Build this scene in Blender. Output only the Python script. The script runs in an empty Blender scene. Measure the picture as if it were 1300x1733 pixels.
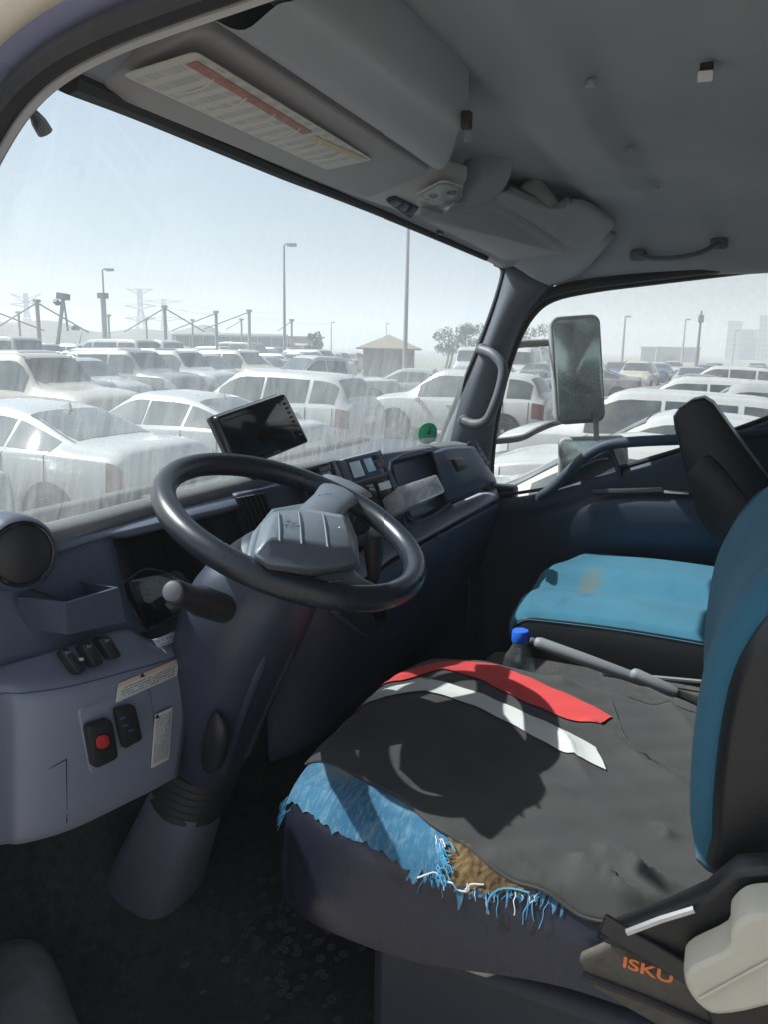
import bpy, bmesh, math, random
from mathutils import Vector, Matrix
random.seed(7)
SC = bpy.context.scene
COL = SC.collection
V = Vector

# ------------------------------------------------------------------ camera
CAMZ = 2.05
HAZE_ON = True
YAW, PITCH, ROLL = math.radians(23.7), math.radians(-12.0), math.radians(1.2)
FPX, CX, CY = 1320.0, 650.0, 866.5
Fv = V((math.cos(PITCH)*math.cos(YAW), math.cos(PITCH)*math.sin(YAW), math.sin(PITCH)))
R0 = V((math.sin(YAW), -math.cos(YAW), 0)); U0 = R0.cross(Fv)
Rv = R0*math.cos(ROLL) + U0*math.sin(ROLL); Uv = U0*math.cos(ROLL) - R0*math.sin(ROLL)
CAM = V((0, 0, CAMZ))
cam_d = bpy.data.cameras.new('camera'); cam = bpy.data.objects.new('camera', cam_d); COL.objects.link(cam)
cam_d.sensor_fit = 'HORIZONTAL'; cam_d.sensor_width = 36.0; cam_d.lens = FPX/1300*36
cam_d.clip_start = 0.02; cam_d.clip_end = 6000
cam.matrix_world = Matrix(((Rv.x, Uv.x, -Fv.x, CAM.x), (Rv.y, Uv.y, -Fv.y, CAM.y), (Rv.z, Uv.z, -Fv.z, CAM.z), (0, 0, 0, 1)))
SC.camera = cam

# ------------------------------------------------------------------ sky, sun, exposure
SUN_EL, SUN_AZ = math.radians(48.0), math.radians(9.0)      # azimuth from +Y toward -X
world = bpy.data.worlds.new('World'); SC.world = world; world.use_nodes = True
wn = world.node_tree; wn.nodes.clear()
w_out = wn.nodes.new('ShaderNodeOutputWorld'); w_bg = wn.nodes.new('ShaderNodeBackground')
w_sky = wn.nodes.new('ShaderNodeTexSky'); w_sky.sky_type = 'NISHITA'; w_sky.sun_disc = False
w_sky.sun_elevation = SUN_EL; w_sky.sun_rotation = -SUN_AZ
w_sky.air_density = 1.0; w_sky.dust_density = 4.0; w_sky.ozone_density = 1.0; w_sky.altitude = 10
w_hs = wn.nodes.new('ShaderNodeHueSaturation'); w_hs.inputs['Saturation'].default_value = 0.82
wn.links.new(w_sky.outputs[0], w_hs.inputs['Color']); w_mx = wn.nodes.new('ShaderNodeMix'); w_mx.data_type = 'RGBA'; w_mx.blend_type = 'MULTIPLY'; w_mx.inputs[0].default_value = 1.0; w_mx.inputs[7].default_value = (.93, .995, 1.07, 1)
wn.links.new(w_hs.outputs[0], w_mx.inputs[6]); wn.links.new(w_mx.outputs[2], w_bg.inputs[0])
wn.links.new(w_bg.outputs[0], w_out.inputs[0]); w_bg.inputs[1].default_value = 0.062
sun_d = bpy.data.lights.new('sun', 'SUN'); sun = bpy.data.objects.new('sun', sun_d); COL.objects.link(sun)
sun_d.energy = 5.0; sun_d.angle = math.radians(0.6); sun_d.color = (1.0, 0.97, 0.92)
SUND = V((-math.sin(SUN_AZ)*math.cos(SUN_EL), math.cos(SUN_AZ)*math.cos(SUN_EL), math.sin(SUN_EL)))
sun.rotation_euler = SUND.to_track_quat('Z', 'Y').to_euler(); sun.location = SUND*30
SC.view_settings.view_transform = 'Standard'; SC.view_settings.look = 'None'
SC.view_settings.exposure = 1.0; SC.view_settings.gamma = 1.0; SC.view_settings.use_curve_mapping = False
SC.render.engine = 'CYCLES'
cy = SC.cycles; cy.use_denoising = True; cy.max_bounces = 10; cy.transparent_max_bounces = 24
cy.diffuse_bounces = 5; cy.glossy_bounces = 4; cy.transmission_bounces = 8; cy.volume_bounces = 1
cy.sample_clamp_indirect = 6.0; cy.caustics_reflective = False; cy.caustics_refractive = False

# ------------------------------------------------------------------ helpers
def P(u, v, x=None, y=None, z=None, d=None):
    """point of the place seen along a photo direction, on a plane of known x, y or z"""
    r = Fv + Rv*((u-CX)/FPX) - Uv*((v-CY)/FPX)
    if x is not None: t = (x-CAM.x)/r.x
    elif y is not None: t = (y-CAM.y)/r.y
    elif z is not None: t = (z-CAM.z)/r.z
    else: t = d
    return CAM + r*t

def proj(p):
    d = V(p)-CAM; z = d.dot(Fv); return (CX+FPX*d.dot(Rv)/z, CY-FPX*d.dot(Uv)/z)
def cr(p0, p1, p2, p3, t):
    return (p1*2 + (p2-p0)*t + (p0*2-p1*5+p2*4-p3)*t*t + (p1*3-p0-p2*3+p3)*t*t*t)*0.5
def spline(pts, n, closed=False):
    pts = [V(p) for p in pts]; m = len(pts); out = []
    segs = m if closed else m-1
    for i in range(segs):
        if closed: a, b, c, d = pts[(i-1) % m], pts[i], pts[(i+1) % m], pts[(i+2) % m]
        else:
            b, c = pts[i], pts[i+1]
            a = pts[i-1] if i > 0 else b*2-c
            d = pts[i+2] if i+2 < m else c*2-b
        for k in range(n): out.append(cr(a, b, c, d, k/n))
    if not closed: out.append(pts[-1].copy())
    return out
def lerp(a, b, t): return a+(b-a)*t
def interp(x, tab):
    if x <= tab[0][0]: return tab[0][1]
    for (a, fa), (b, fb) in zip(tab, tab[1:]):
        if x <= b: return fa+(fb-fa)*(x-a)/(b-a)
    return tab[-1][1]
def sstep(a, b, x):
    t = max(0., min(1., (x-a)/(b-a))); return t*t*(3-2*t)

class MB:
    def __init__(s): s.v = []; s.f = []; s.uv = {}
    def add(s, vs, fs, uvs=None):
        o = len(s.v); s.v += [V(p) for p in vs]
        s.f += [tuple(i+o for i in f) for f in fs]
        if uvs:
            for i, q in enumerate(uvs): s.uv[o+i] = q
        return s
    def grid(s, rows, closed=False, flip=False):
        nr, nc = len(rows), len(rows[0]); vs = [p for r in rows for p in r]; fs = []
        uvs = [(j/max(1, nc-1), i/max(1, nr-1)) for i in range(nr) for j in range(nc)]
        for i in range(nr-1):
            for j in range(nc if closed else nc-1):
                q = (i*nc+j, i*nc+(j+1) % nc, (i+1)*nc+(j+1) % nc, (i+1)*nc+j)
                fs.append(q[::-1] if flip else q)
        return s.add(vs, fs, uvs)
    def sheet(s, ctrl, n=4, m=4, flip=False):
        rows = [spline(r, m) for r in ctrl]
        cols = [spline([r[j] for r in rows], n) for j in range(len(rows[0]))]
        return s.grid([[cols[j][i] for j in range(len(cols))] for i in range(len(cols[0]))], flip=flip)
    def loft(s, rings, caps=True):
        s.grid(rings, closed=True); n = len(rings[0]); b = len(s.v)-n*len(rings)
        if caps:
            s.f.append(tuple(range(b+n-1, b-1, -1))); s.f.append(tuple(range(len(s.v)-n, len(s.v))))
        return s
    def tube(s, path, r, n=10, caps=True, flat=1.0, upv=None):
        path = [V(p) for p in path]; m = len(path); rings = []; prev = None
        for i, p in enumerate(path):
            t = (path[min(i+1, m-1)]-path[max(i-1, 0)]).normalized()
            if prev is None:
                a = V(upv) if upv else (V((0, 0, 1)) if abs(t.z) < .9 else V((1, 0, 0)))
            else: a = prev
            a = (a-t*a.dot(t)).normalized(); prev = a; b = t.cross(a)
            rr = r[i] if isinstance(r, (list, tuple)) else r
            rings.append([p+a*(rr*flat*math.cos(2*math.pi*k/n))+b*(rr*math.sin(2*math.pi*k/n)) for k in range(n)])
        return s.loft(rings, caps)
    def box(s, c, size, rot=None):
        c = V(c); h = V(size)/2; M = rot or Matrix.Identity(3)
        vs = [c+M @ V((h.x*a, h.y*b, h.z*d)) for d in (-1, 1) for b in (-1, 1) for a in (-1, 1)]
        return s.add(vs, [(0, 2, 3, 1), (4, 5, 7, 6), (0, 1, 5, 4), (2, 6, 7, 3), (0, 4, 6, 2), (1, 3, 7, 5)])
    def bar(s, a, b, w, h, up=(0, 0, 1)):
        a, b = V(a), V(b); t = (b-a).normalized(); u = V(up); u = (u-t*u.dot(t)).normalized(); r = t.cross(u)
        return s.box((a+b)/2, ((b-a).length, w, h), Matrix((t, r, u)).transposed())
    def prism(s, poly, ext, bev=0.0):
        poly = [V(p) for p in poly]; ext = V(ext); n = len(poly)
        if bev:
            c = sum(poly, V())/n; e = ext.normalized()
            inn = [p+(c-p).normalized()*bev for p in poly]
            return s.loft([[p+e*0 for p in inn], [p+e*bev for p in poly], [p+ext-e*bev for p in poly], [p+ext for p in inn]])
        return s.loft([poly, [p+ext for p in poly]])
    def lathe(s, c, axis, prof, n=24, ref=(0, 0, 1)):
        c = V(c); t = V(axis).normalized(); a = V(ref)
        if abs(a.dot(t)) > .95: a = V((1, 0, 0))
        a = (a-t*a.dot(t)).normalized(); b = t.cross(a)
        return s.loft([[c+t*h+(a*math.cos(2*math.pi*k/n)+b*math.sin(2*math.pi*k/n))*r for k in range(n)] for r, h in prof])
    def plate(s, q, th=0.01, cr=0.01, bev=0.002, off=0.0, n=4, sub=1):
        """rounded slab on the quad q (order: tl, tr, br, bl as seen from its front); front faces the viewer of that order"""
        a, b, c, d = [V(p) for p in q]
        w = ((b-a).length+(c-d).length)/2; h = ((d-a).length+(c-b).length)/2
        nrm = ((d-a).cross(b-a)).normalized()
        def mp(x, y): return a*(1-x)*(1-y)+b*x*(1-y)+c*x*y+d*(1-x)*y
        def ring(ins, z):
            o = []; r = max(cr-ins, 1e-4)
            for (sx, sy, a0) in ((1, 0, -90), (1, 1, 0), (0, 1, 90), (0, 0, 180)):
                cxp = w-ins-r if sx else ins+r; cyp = h-ins-r if sy else ins+r
                for k in range(n+1):
                    an = math.radians(a0+90*k/n)
                    o.append((cxp+r*math.cos(an), cyp+r*math.sin(an)))
            return [mp(x/w, y/h)+nrm*(off+z) for x, y in o], [(x/w, 1-y/h) for x, y in o]
        rs = [ring(0, 0), ring(0, th-bev), ring(bev*.3, th-bev*.3), ring(bev, th)]
        o0 = len(s.v); s.loft([r[0][::-1] for r in rs])
        k = o0
        for r in rs:
            for q2 in r[1][::-1]: s.uv[k] = q2; k += 1
        return s

def wpos(o):
    p = V((0, 0, 0))
    while o is not None: p = p+o.location; o = o.parent
    return p
def mk(name, mb, mat, parent=None, smooth=40, bevel=0, sub=0, solid=0, soff=-1.0, tag=None):
    off = wpos(parent) if parent is not None else V((0, 0, 0))
    me = bpy.data.meshes.new(name)
    me.from_pydata([tuple(p-off) for p in mb.v], [], mb.f)
    if mb.uv:
        ul = me.uv_layers.new(name='UVMap')
        for l in me.loops: ul.data[l.index].uv = mb.uv.get(l.vertex_index, (0, 0))
    bm = bmesh.new(); bm.from_mesh(me)
    bmesh.ops.remove_doubles(bm, verts=bm.verts, dist=1e-5)
    if mb.__dict__.get('recalc', True): bmesh.ops.recalc_face_normals(bm, faces=bm.faces)
    if solid and len(bm.faces):                           # open sheets: front toward the cab interior, thickness goes outward
        tot = sum((f.normal.dot(CAM-(f.calc_center_median()+off))*f.calc_area() for f in bm.faces))
        if tot < 0: bmesh.ops.reverse_faces(bm, faces=bm.faces)
    bm.to_mesh(me); bm.free()
    if mat is not None: me.materials.append(M[mat] if isinstance(mat, str) else mat)
    if smooth:
        me.polygons.foreach_set('use_smooth', [True]*len(me.polygons))
        me.set_sharp_from_angle(angle=math.radians(smooth))
    o = bpy.data.objects.new(name, me); COL.objects.link(o)
    if parent is not None: o.parent = parent
    if solid:
        m = o.modifiers.new('solid', 'SOLIDIFY'); m.thickness = solid; m.offset = soff
    if bevel:
        m = o.modifiers.new('bevel', 'BEVEL'); m.width = bevel; m.segments = 2; m.limit_method = 'ANGLE'; m.angle_limit = math.radians(35)
    if sub:
        m = o.modifiers.new('sub', 'SUBSURF'); m.levels = sub; m.render_levels = sub
    if tag: tagit(o, *tag)
    return o
def tagit(o, label, cat, group=None):
    o['label'] = label; o['category'] = cat
    if group: o['group'] = group
    return o
def thing(name, label, cat, loc, group=None):
    o = bpy.data.objects.new(name, None); COL.objects.link(o); o.location = loc
    o.empty_display_size = .05
    return tagit(o, label, cat, group)
def struct(name, mb, mat, **k):
    o = mk(name, mb, mat, **k); o['kind'] = 'structure'; return o
def plabel(o, text): o['label'] = text; return o
def copy_tree(o, parent=None):
    c = o.copy(); COL.objects.link(c); c.parent = parent
    for ch in list(o.children): copy_tree(ch, c)
    return c

# ------------------------------------------------------------------ materials
M = {}
def nd(t, k, **kw):
    n = t.nodes.new(k)
    for a, b in kw.items():
        if a.startswith('i_'): n.inputs[a[2:].replace('_', ' ')].default_value = b
        else: setattr(n, a, b)
    return n
def pbr(name, col, rough=0.5, metal=0.0, spec=0.5, grain=0, gamt=0.0, var=0.0, vscale=4.0, col2=None, dust=0.0, sheen=0.0, coat=0.0):
    """principled with procedural colour variation, fine grain relief and settled dust on upward faces' texture"""
    m = bpy.data.materials.new(name); m.use_nodes = True; t = m.node_tree; b = t.nodes['Principled BSDF']
    b.inputs['Roughness'].default_value = rough; b.inputs['Metallic'].default_value = metal
    b.inputs['Specular IOR Level'].default_value = spec; b.inputs['Sheen Weight'].default_value = sheen
    b.inputs['Coat Weight'].default_value = coat; b.inputs['Coat Roughness'].default_value = .08
    tc = nd(t, 'ShaderNodeTexCoord'); src = tc.outputs['Object']
    c2 = col2 or tuple(c*(1-.45) for c in col)
    if var or col2:
        n1 = nd(t, 'ShaderNodeTexNoise', i_Scale=vscale, i_Detail=6.0, i_Roughness=.65); t.links.new(src, n1.inputs['Vector'])
        r = nd(t, 'ShaderNodeMapRange', i_From_Min=.35, i_From_Max=.7, i_To_Min=0., i_To_Max=var or 1.); t.links.new(n1.outputs[0], r.inputs['Value'])
        mx = nd(t, 'ShaderNodeMix', data_type='RGBA'); mx.inputs[6].default_value = (*col, 1); mx.inputs[7].default_value = (*c2, 1)
        t.links.new(r.outputs[0], mx.inputs[0]); cout = mx.outputs[2]
        r2 = nd(t, 'ShaderNodeMapRange', i_From_Min=.3, i_From_Max=.7, i_To_Min=max(.02, rough-.08), i_To_Max=min(1, rough+.1)); t.links.new(n1.outputs[0], r2.inputs['Value'])
        t.links.new(r2.outputs[0], b.inputs['Roughness'])
    else:
        rgb = nd(t, 'ShaderNodeRGB'); rgb.outputs[0].default_value = (*col, 1); cout = rgb.outputs[0]
    if dust:
        n3 = nd(t, 'ShaderNodeTexNoise', i_Scale=55., i_Detail=8.0, i_Roughness=.8); t.links.new(src, n3.inputs['Vector'])
        n4 = nd(t, 'ShaderNodeTexNoise', i_Scale=3.2, i_Detail=3.0); t.links.new(src, n4.inputs['Vector'])
        mu = nd(t, 'ShaderNodeMath', operation='MULTIPLY'); t.links.new(n3.outputs[0], mu.inputs[0]); t.links.new(n4.outputs[0], mu.inputs[1])
        r3 = nd(t, 'ShaderNodeMapRange', i_From_Min=.2, i_From_Max=.42, i_To_Min=0., i_To_Max=dust); t.links.new(mu.outputs[0], r3.inputs['Value'])
        mx = nd(t, 'ShaderNodeMix', data_type='RGBA'); mx.inputs[7].default_value = (.36, .31, .25, 1)
        t.links.new(cout, mx.inputs[6]); t.links.new(r3.outputs[0], mx.inputs[0]); cout = mx.outputs[2]
    t.links.new(cout, b.inputs['Base Color'])
    if grain:
        n2 = nd(t, 'ShaderNodeTexNoise', i_Scale=float(grain), i_Detail=2.0); t.links.new(src, n2.inputs['Vector'])
        bp = nd(t, 'ShaderNodeBump', i_Strength=gamt or .25, i_Distance=.0015); t.links.new(n2.outputs[0], bp.inputs['Height'])
        t.links.new(bp.outputs[0], b.inputs['Normal'])
    M[name] = m; return m

pbr('dash', (.070, .090, .145), .40, grain=700, gamt=.22, var=.25, vscale=3, dust=.10)
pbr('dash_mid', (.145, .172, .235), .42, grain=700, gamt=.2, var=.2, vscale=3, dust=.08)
pbr('shelf_lit', (.23, .26, .33), .42, grain=700, gamt=.2, var=.2, vscale=3, dust=.1)  # dash plastic made paler; the windshield light on the shelf sits in this colour
pbr('shroud', (.040, .050, .085), .40, grain=700, gamt=.2, var=.25, vscale=4, dust=.05)
pbr('dash_light', (.225, .250, .325), .44, grain=700, gamt=.2, var=.15, vscale=3, dust=.08)  # dash plastic again, the lower panel's stronger light put into the colour
pbr('dash_dark', (.022, .027, .040), .5, grain=700, gamt=.2, var=.2, dust=.06)
pbr('dash_top', (.19, .195, .205), .6, grain=500, gamt=.3, var=.3, vscale=6, dust=.22)
pbr('black_plastic', (.018, .019, .022), .42, grain=600, gamt=.15, dust=.05)
pbr('gloss_black', (.010, .011, .014), .12, coat=.3)
pbr('rubber', (.016, .016, .018), .6, grain=300, gamt=.2, dust=.06)
pbr('wheel_leather', (.020, .024, .034), .30, grain=900, gamt=.10, var=.3, vscale=9)
pbr('hub_pad', (.125, .145, .175), .36, grain=800, gamt=.35, var=.2, vscale=7)
pbr('hub_shell', (.115, .145, .17), .45, grain=800, gamt=.2)
pbr('headliner', (.37, .39, .425), .95, grain=900, gamt=.35, var=.28, vscale=2.2, sheen=.1)
pbr('visor_vinyl', (.42, .41, .42), .75, grain=900, gamt=.35, var=.2, vscale=5)
pbr('header_plastic', (.45, .45, .46), .6, grain=700, gamt=.2, var=.15)
pbr('pillar_trim', (.115, .125, .15), .55, grain=700, gamt=.25, var=.2, vscale=4)
pbr('door_trim', (.035, .050, .078), .62, grain=600, gamt=.25, var=.3, vscale=3, dust=.06)
pbr('handle_plastic', (.10, .105, .12), .5, grain=700, gamt=.2)
pbr('mat', (.020, .026, .028), .85, grain=240, gamt=.6, var=.6, vscale=7, col2=(.012, .014, .016), dust=.18)
pbr('carpet', (.05, .048, .05), .95, grain=260, gamt=.6, var=.6, vscale=6, dust=.2)
pbr('sill_grey', (.26, .265, .26), .7, grain=80, gamt=.3, var=.7, vscale=9, col2=(.09, .08, .07), dust=.4)
pbr('column_cover', (.13, .145, .185), .6, grain=300, gamt=.3, var=.35, vscale=8, dust=.2)
pbr('leather', (.010, .012, .024), .24, spec=.45, grain=420, gamt=.10, var=.7, vscale=7, col2=(.016, .015, .024), dust=.0)
pbr('leather_plain', (.012, .013, .015), .40, grain=420, gamt=.35, var=.4)
pbr('foam', (.15, .095, .035), .95, grain=190, gamt=1.0, var=.9, vscale=24, col2=(.05, .03, .012))  # darkened in the colour for the shade inside the torn hole
pbr('paint_cream', (.62, .56, .46), .35, coat=.4, var=.25, vscale=5, dust=.35)
pbr('paint_blue', (.16, .16, .26), .45, var=.3)
pbr('cream_plastic', (.55, .53, .44), .5, grain=500, gamt=.15, var=.2, vscale=6, dust=.12)
pbr('grey_grip', (.20, .205, .215), .55, grain=400, gamt=.2)
pbr('metal', (.55, .56, .57), .3, metal=1.0)
pbr('dark_metal', (.10, .10, .105), .45, metal=.8, var=.4, dust=.2)
pbr('red_print', (.55, .03, .03), .5)
pbr('visor_red', (.34, .10, .075), .6, var=.7, vscale=40, col2=(.50, .34, .28))
pbr('visor_yellow', (.50, .40, .20), .6, var=.8, vscale=60, col2=(.56, .52, .42))
pbr('orange_print', (.75, .20, .05), .5)
pbr('white_print', (.72, .72, .70), .5)
pbr('olive', (.06, .055, .045), .6, grain=200, gamt=.3, var=.5, dust=.2)
pbr('mat_ring', (.050, .058, .060), .6, grain=200, gamt=.3)
pbr('paper', (.66, .66, .62), .8, var=.15)
pbr('blue_cap', (.02, .12, .62), .35)
pbr('thread_white', (.55, .56, .56), .9)
pbr('thread_blue', (.06, .25, .42), .9)
pbr('sticker_green', (.04, .42, .20), .5)
pbr('tyre', (.025, .025, .026), .8, dust=.5)
pbr('rim', (.42, .43, .44), .35, metal=.7, dust=.3)
pbr('lamp_red', (.16, .04, .04), .25, coat=.5, dust=.3)
pbr('lamp_clear', (.62, .65, .66), .12, coat=.6, dust=.25)
pbr('concrete', (.40, .38, .35), .9, var=.4, vscale=1.5)
pbr('pole_grey', (.30, .31, .31), .6, var=.3, vscale=3)
pbr('pole_dark', (.13, .13, .13), .7, var=.3, vscale=3)
pbr('hut_roof', (.26, .21, .155), .9, var=.5, vscale=2)
pbr('hut_wall', (.20, .185, .18), .9, var=.4, vscale=2)
pbr('bark', (.13, .10, .075), .95, var=.5, vscale=4)
pbr('tower_wall', (.36, .40, .46), .7, var=.15, vscale=.05)
pbr('tower_window', (.16, .20, .26), .3)
pbr('shed_wall', (.30, .24, .23), .85, var=.3, vscale=.5)
pbr('shed_blue', (.16, .19, .25), .8, var=.3, vscale=.5)

def fabric(name, col, col2, scale=220, stain=None, rib=False, wear=None):
    m = pbr(name, col, .95, sheen=.06, var=.8, vscale=9, col2=col2)
    t = m.node_tree; b = t.nodes['Principled BSDF']; tc = nd(t, 'ShaderNodeTexCoord')
    cin = b.inputs['Base Color'].links[0].from_socket
    def over(fac, c):
        nonlocal cin
        mx = nd(t, 'ShaderNodeMix', data_type='RGBA'); mx.inputs[7].default_value = (*c, 1)
        t.links.new(fac, mx.inputs[0]); t.links.new(cin, mx.inputs[6]); cin = mx.outputs[2]
    if stain:
        for (pos, rad, c, k) in stain:
            mp = nd(t, 'ShaderNodeMapping', vector_type='POINT'); t.links.new(tc.outputs['Object'], mp.inputs[0])
            mp.inputs['Location'].default_value = tuple(-p/r for p, r in zip(pos, rad)); mp.inputs['Scale'].default_value = tuple(1/r for r in rad)
            nz = nd(t, 'ShaderNodeTexNoise', i_Scale=30., i_Detail=4.0); t.links.new(tc.outputs['Object'], nz.inputs['Vector'])
            ln = nd(t, 'ShaderNodeVectorMath', operation='LENGTH'); t.links.new(mp.outputs[0], ln.inputs[0])
            ad = nd(t, 'ShaderNodeMath', operation='MULTIPLY_ADD'); ad.inputs[1].default_value = .9; t.links.new(nz.outputs[0], ad.inputs[0]); t.links.new(ln.outputs['Value'], ad.inputs[2])
            r = nd(t, 'ShaderNodeMapRange', i_From_Min=.75, i_From_Max=1.5, i_To_Min=k, i_To_Max=0.); t.links.new(ad.outputs[0], r.inputs['Value'])
            over(r.outputs[0], c)
    if wear:
        w1 = nd(t, 'ShaderNodeTexNoise', i_Scale=44., i_Detail=5.0, i_Roughness=.75); mp = nd(t, 'ShaderNodeMapping'); mp.inputs['Scale'].default_value = (1.0, 3.2, 1.0)
        t.links.new(tc.outputs['Object'], mp.inputs[0]); t.links.new(mp.outputs[0], w1.inputs['Vector'])
        r = nd(t, 'ShaderNodeMapRange', i_From_Min=.48, i_From_Max=.66, i_To_Min=0., i_To_Max=.50); t.links.new(w1.outputs[0], r.inputs['Value']); over(r.outputs[0], wear)
    t.links.new(cin, b.inputs['Base Color'])
    nz = nd(t, 'ShaderNodeTexNoise', i_Scale=float(scale)*2, i_Detail=3.0); t.links.new(tc.outputs['Object'], nz.inputs['Vector'])
    bp = nd(t, 'ShaderNodeBump', i_Strength=.35, i_Distance=.0012); t.links.new(nz.outputs[0], bp.inputs['Height']); t.links.new(bp.outputs[0], b.inputs['Normal'])
    return m
fabric('seat_blue', (.030, .140, .215), (.022, .110, .175), 260)
fabric('seat_blue_torn', (.036, .145, .245), (.018, .085, .165), 260, wear=(.20, .31, .36), stain=[((-.18, .22, .43), (.035, .05, .12), (.30, .30, .19), .55), ((-.22, .12, .43), (.02, .04, .12), (.16, .34, .42), .5)])
fabric('cover_black', (.046, .044, .043), (.031, .030, .029), 300)
fabric('stripe_red', (.58, .045, .045), (.50, .035, .035), 300)
fabric('stripe_white', (.56, .56, .53), (.48, .48, .46), 300)

def glass(name, tint, dust=0.2, streak=True, gl=.08, dustcol=(.62, .62, .58), low=0.0):
    """clear pane: tinted see-through, a weak mirror, and a film of settled dust that scatters light through and back"""
    m = bpy.data.materials.new(name); m.use_nodes = True; t = m.node_tree; t.nodes.clear()
    out = nd(t, 'ShaderNodeOutputMaterial'); tr = nd(t, 'ShaderNodeBsdfTransparent'); tr.inputs[0].default_value = (*tint, 1)
    g = nd(t, 'ShaderNodeBsdfGlossy', i_Roughness=.01); lw = nd(t, 'ShaderNodeLayerWeight', i_Blend=.5); pw5 = nd(t, 'ShaderNodeMath', operation='POWER'); pw5.inputs[1].default_value = 5.0; t.links.new(lw.outputs['Facing'], pw5.inputs[0])
    fm = nd(t, 'ShaderNodeMath', operation='MULTIPLY_ADD'); fm.inputs[1].default_value = .55; fm.inputs[2].default_value = gl*.5; t.links.new(pw5.outputs[0], fm.inputs[0])
    m1 = nd(t, 'ShaderNodeMixShader'); t.links.new(fm.outputs[0], m1.inputs[0]); t.links.new(tr.outputs[0], m1.inputs[1]); t.links.new(g.outputs[0], m1.inputs[2])
    df = nd(t, 'ShaderNodeBsdfDiffuse'); df.inputs[0].default_value = (*dustcol, 1)
    tl = nd(t, 'ShaderNodeBsdfTranslucent'); tl.inputs[0].default_value = (*dustcol, 1)
    m2 = nd(t, 'ShaderNodeMixShader', i_Fac=.55); t.links.new(df.outputs[0], m2.inputs[1]); t.links.new(tl.outputs[0], m2.inputs[2])
    tc = nd(t, 'ShaderNodeTexCoord')
    if streak:
        mp = nd(t, 'ShaderNodeMapping'); mp.inputs['Scale'].default_value = (105, 4.5, 1); mp.inputs['Rotation'].default_value = (0, 0, .0)
        sh = nd(t, 'ShaderNodeSeparateXYZ'); t.links.new(tc.outputs['UV'], sh.inputs[0])
        # lean the streaks: u + 0.05*v
        sk = nd(t, 'ShaderNodeMath', operation='MULTIPLY_ADD'); sk.inputs[1].default_value = .06; t.links.new(sh.outputs[1], sk.inputs[0]); t.links.new(sh.outputs[0], sk.inputs[2])
        cb = nd(t, 'ShaderNodeCombineXYZ'); t.links.new(sk.outputs[0], cb.inputs[0]); t.links.new(sh.outputs[1], cb.inputs[1]); t.links.new(cb.outputs[0], mp.inputs[0])
        n1 = nd(t, 'ShaderNodeTexNoise', i_Scale=1., i_Detail=5.0, i_Roughness=.6, i_Distortion=.35); t.links.new(mp.outputs[0], n1.inputs['Vector'])
        n2 = nd(t, 'ShaderNodeTexNoise', i_Scale=5., i_Detail=4.0); t.links.new(tc.outputs['UV'], n2.inputs['Vector'])
        r1 = nd(t, 'ShaderNodeMapRange', i_From_Min=.32, i_From_Max=.62, i_To_Min=.52, i_To_Max=1.10); t.links.new(n1.outputs[0], r1.inputs['Value'])
        r2 = nd(t, 'ShaderNodeMapRange', i_From_Min=.3, i_From_Max=.7, i_To_Min=.75, i_To_Max=1.2); t.links.new(n2.outputs[0], r2.inputs['Value'])
        # more dust on the lower half of the pane where rain left it
        r3 = nd(t, 'ShaderNodeMapRange', i_From_Min=.38, i_From_Max=.72, i_To_Min=low, i_To_Max=dust, interpolation_type='SMOOTHSTEP'); t.links.new(sh.outputs[1], r3.inputs['Value'])
        a = nd(t, 'ShaderNodeMath', operation='MULTIPLY'); t.links.new(r1.outputs[0], a.inputs[0]); t.links.new(r2.outputs[0], a.inputs[1])
        b2 = nd(t, 'ShaderNodeMath', operation='MULTIPLY'); t.links.new(a.outputs[0], b2.inputs[0]); t.links.new(r3.outputs[0], b2.inputs[1]); fac = b2.outputs[0]
    else:
        n2 = nd(t, 'ShaderNodeTexNoise', i_Scale=60., i_Detail=6.0, i_Roughness=.8); t.links.new(tc.outputs['Object'], n2.inputs['Vector'])
        r2 = nd(t, 'ShaderNodeMapRange', i_From_Min=.3, i_From_Max=.7, i_To_Min=dust*.6, i_To_Max=dust*1.3); t.links.new(n2.outputs[0], r2.inputs['Value']); fac = r2.outputs[0]
    m3 = nd(t, 'ShaderNodeMixShader'); t.links.new(fac, m3.inputs[0]); t.links.new(m1.outputs[0], m3.inputs[1]); t.links.new(m2.outputs[0], m3.inputs[2])
    t.links.new(m3.outputs[0], out.inputs[0]); M[name] = m; return m
glass('windshield_glass', (.78, .865, .90), dust=.36, low=.05, dustcol=(.42, .47, .49))
glass('side_glass', (.84, .90, .91), dust=.10, streak=False)
glass('clear_plastic', (.80, .84, .86), dust=.25, streak=False, gl=.14)
glass('tub_plastic', (.85, .87, .88), dust=.60, streak=False, gl=.14, dustcol=(.85, .86, .88))
glass('bottle_plastic', (.82, .90, .94), dust=.10, streak=False, gl=.16)
glass('cluster_glass', (.55, .58, .6), dust=.0, streak=False, gl=.10)
pbr('car_glass', (.045, .06, .068), .07, spec=.8, dust=.28)
m = pbr('mirror_glass', (.50, .58, .55), .16, metal=1.0)
_t = m.node_tree; _b = _t.nodes['Principled BSDF']; _tc = nd(_t, 'ShaderNodeTexCoord')
_n = nd(_t, 'ShaderNodeTexNoise', i_Scale=320., i_Detail=8.0, i_Roughness=.85); _t.links.new(_tc.outputs['Object'], _n.inputs['Vector'])
_r = nd(_t, 'ShaderNodeMapRange', i_From_Min=.45, i_From_Max=.80, i_To_Min=.85, i_To_Max=.35); _t.links.new(_n.outputs[0], _r.inputs['Value']); _t.links.new(_r.outputs[0], _b.inputs['Metallic'])

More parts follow.
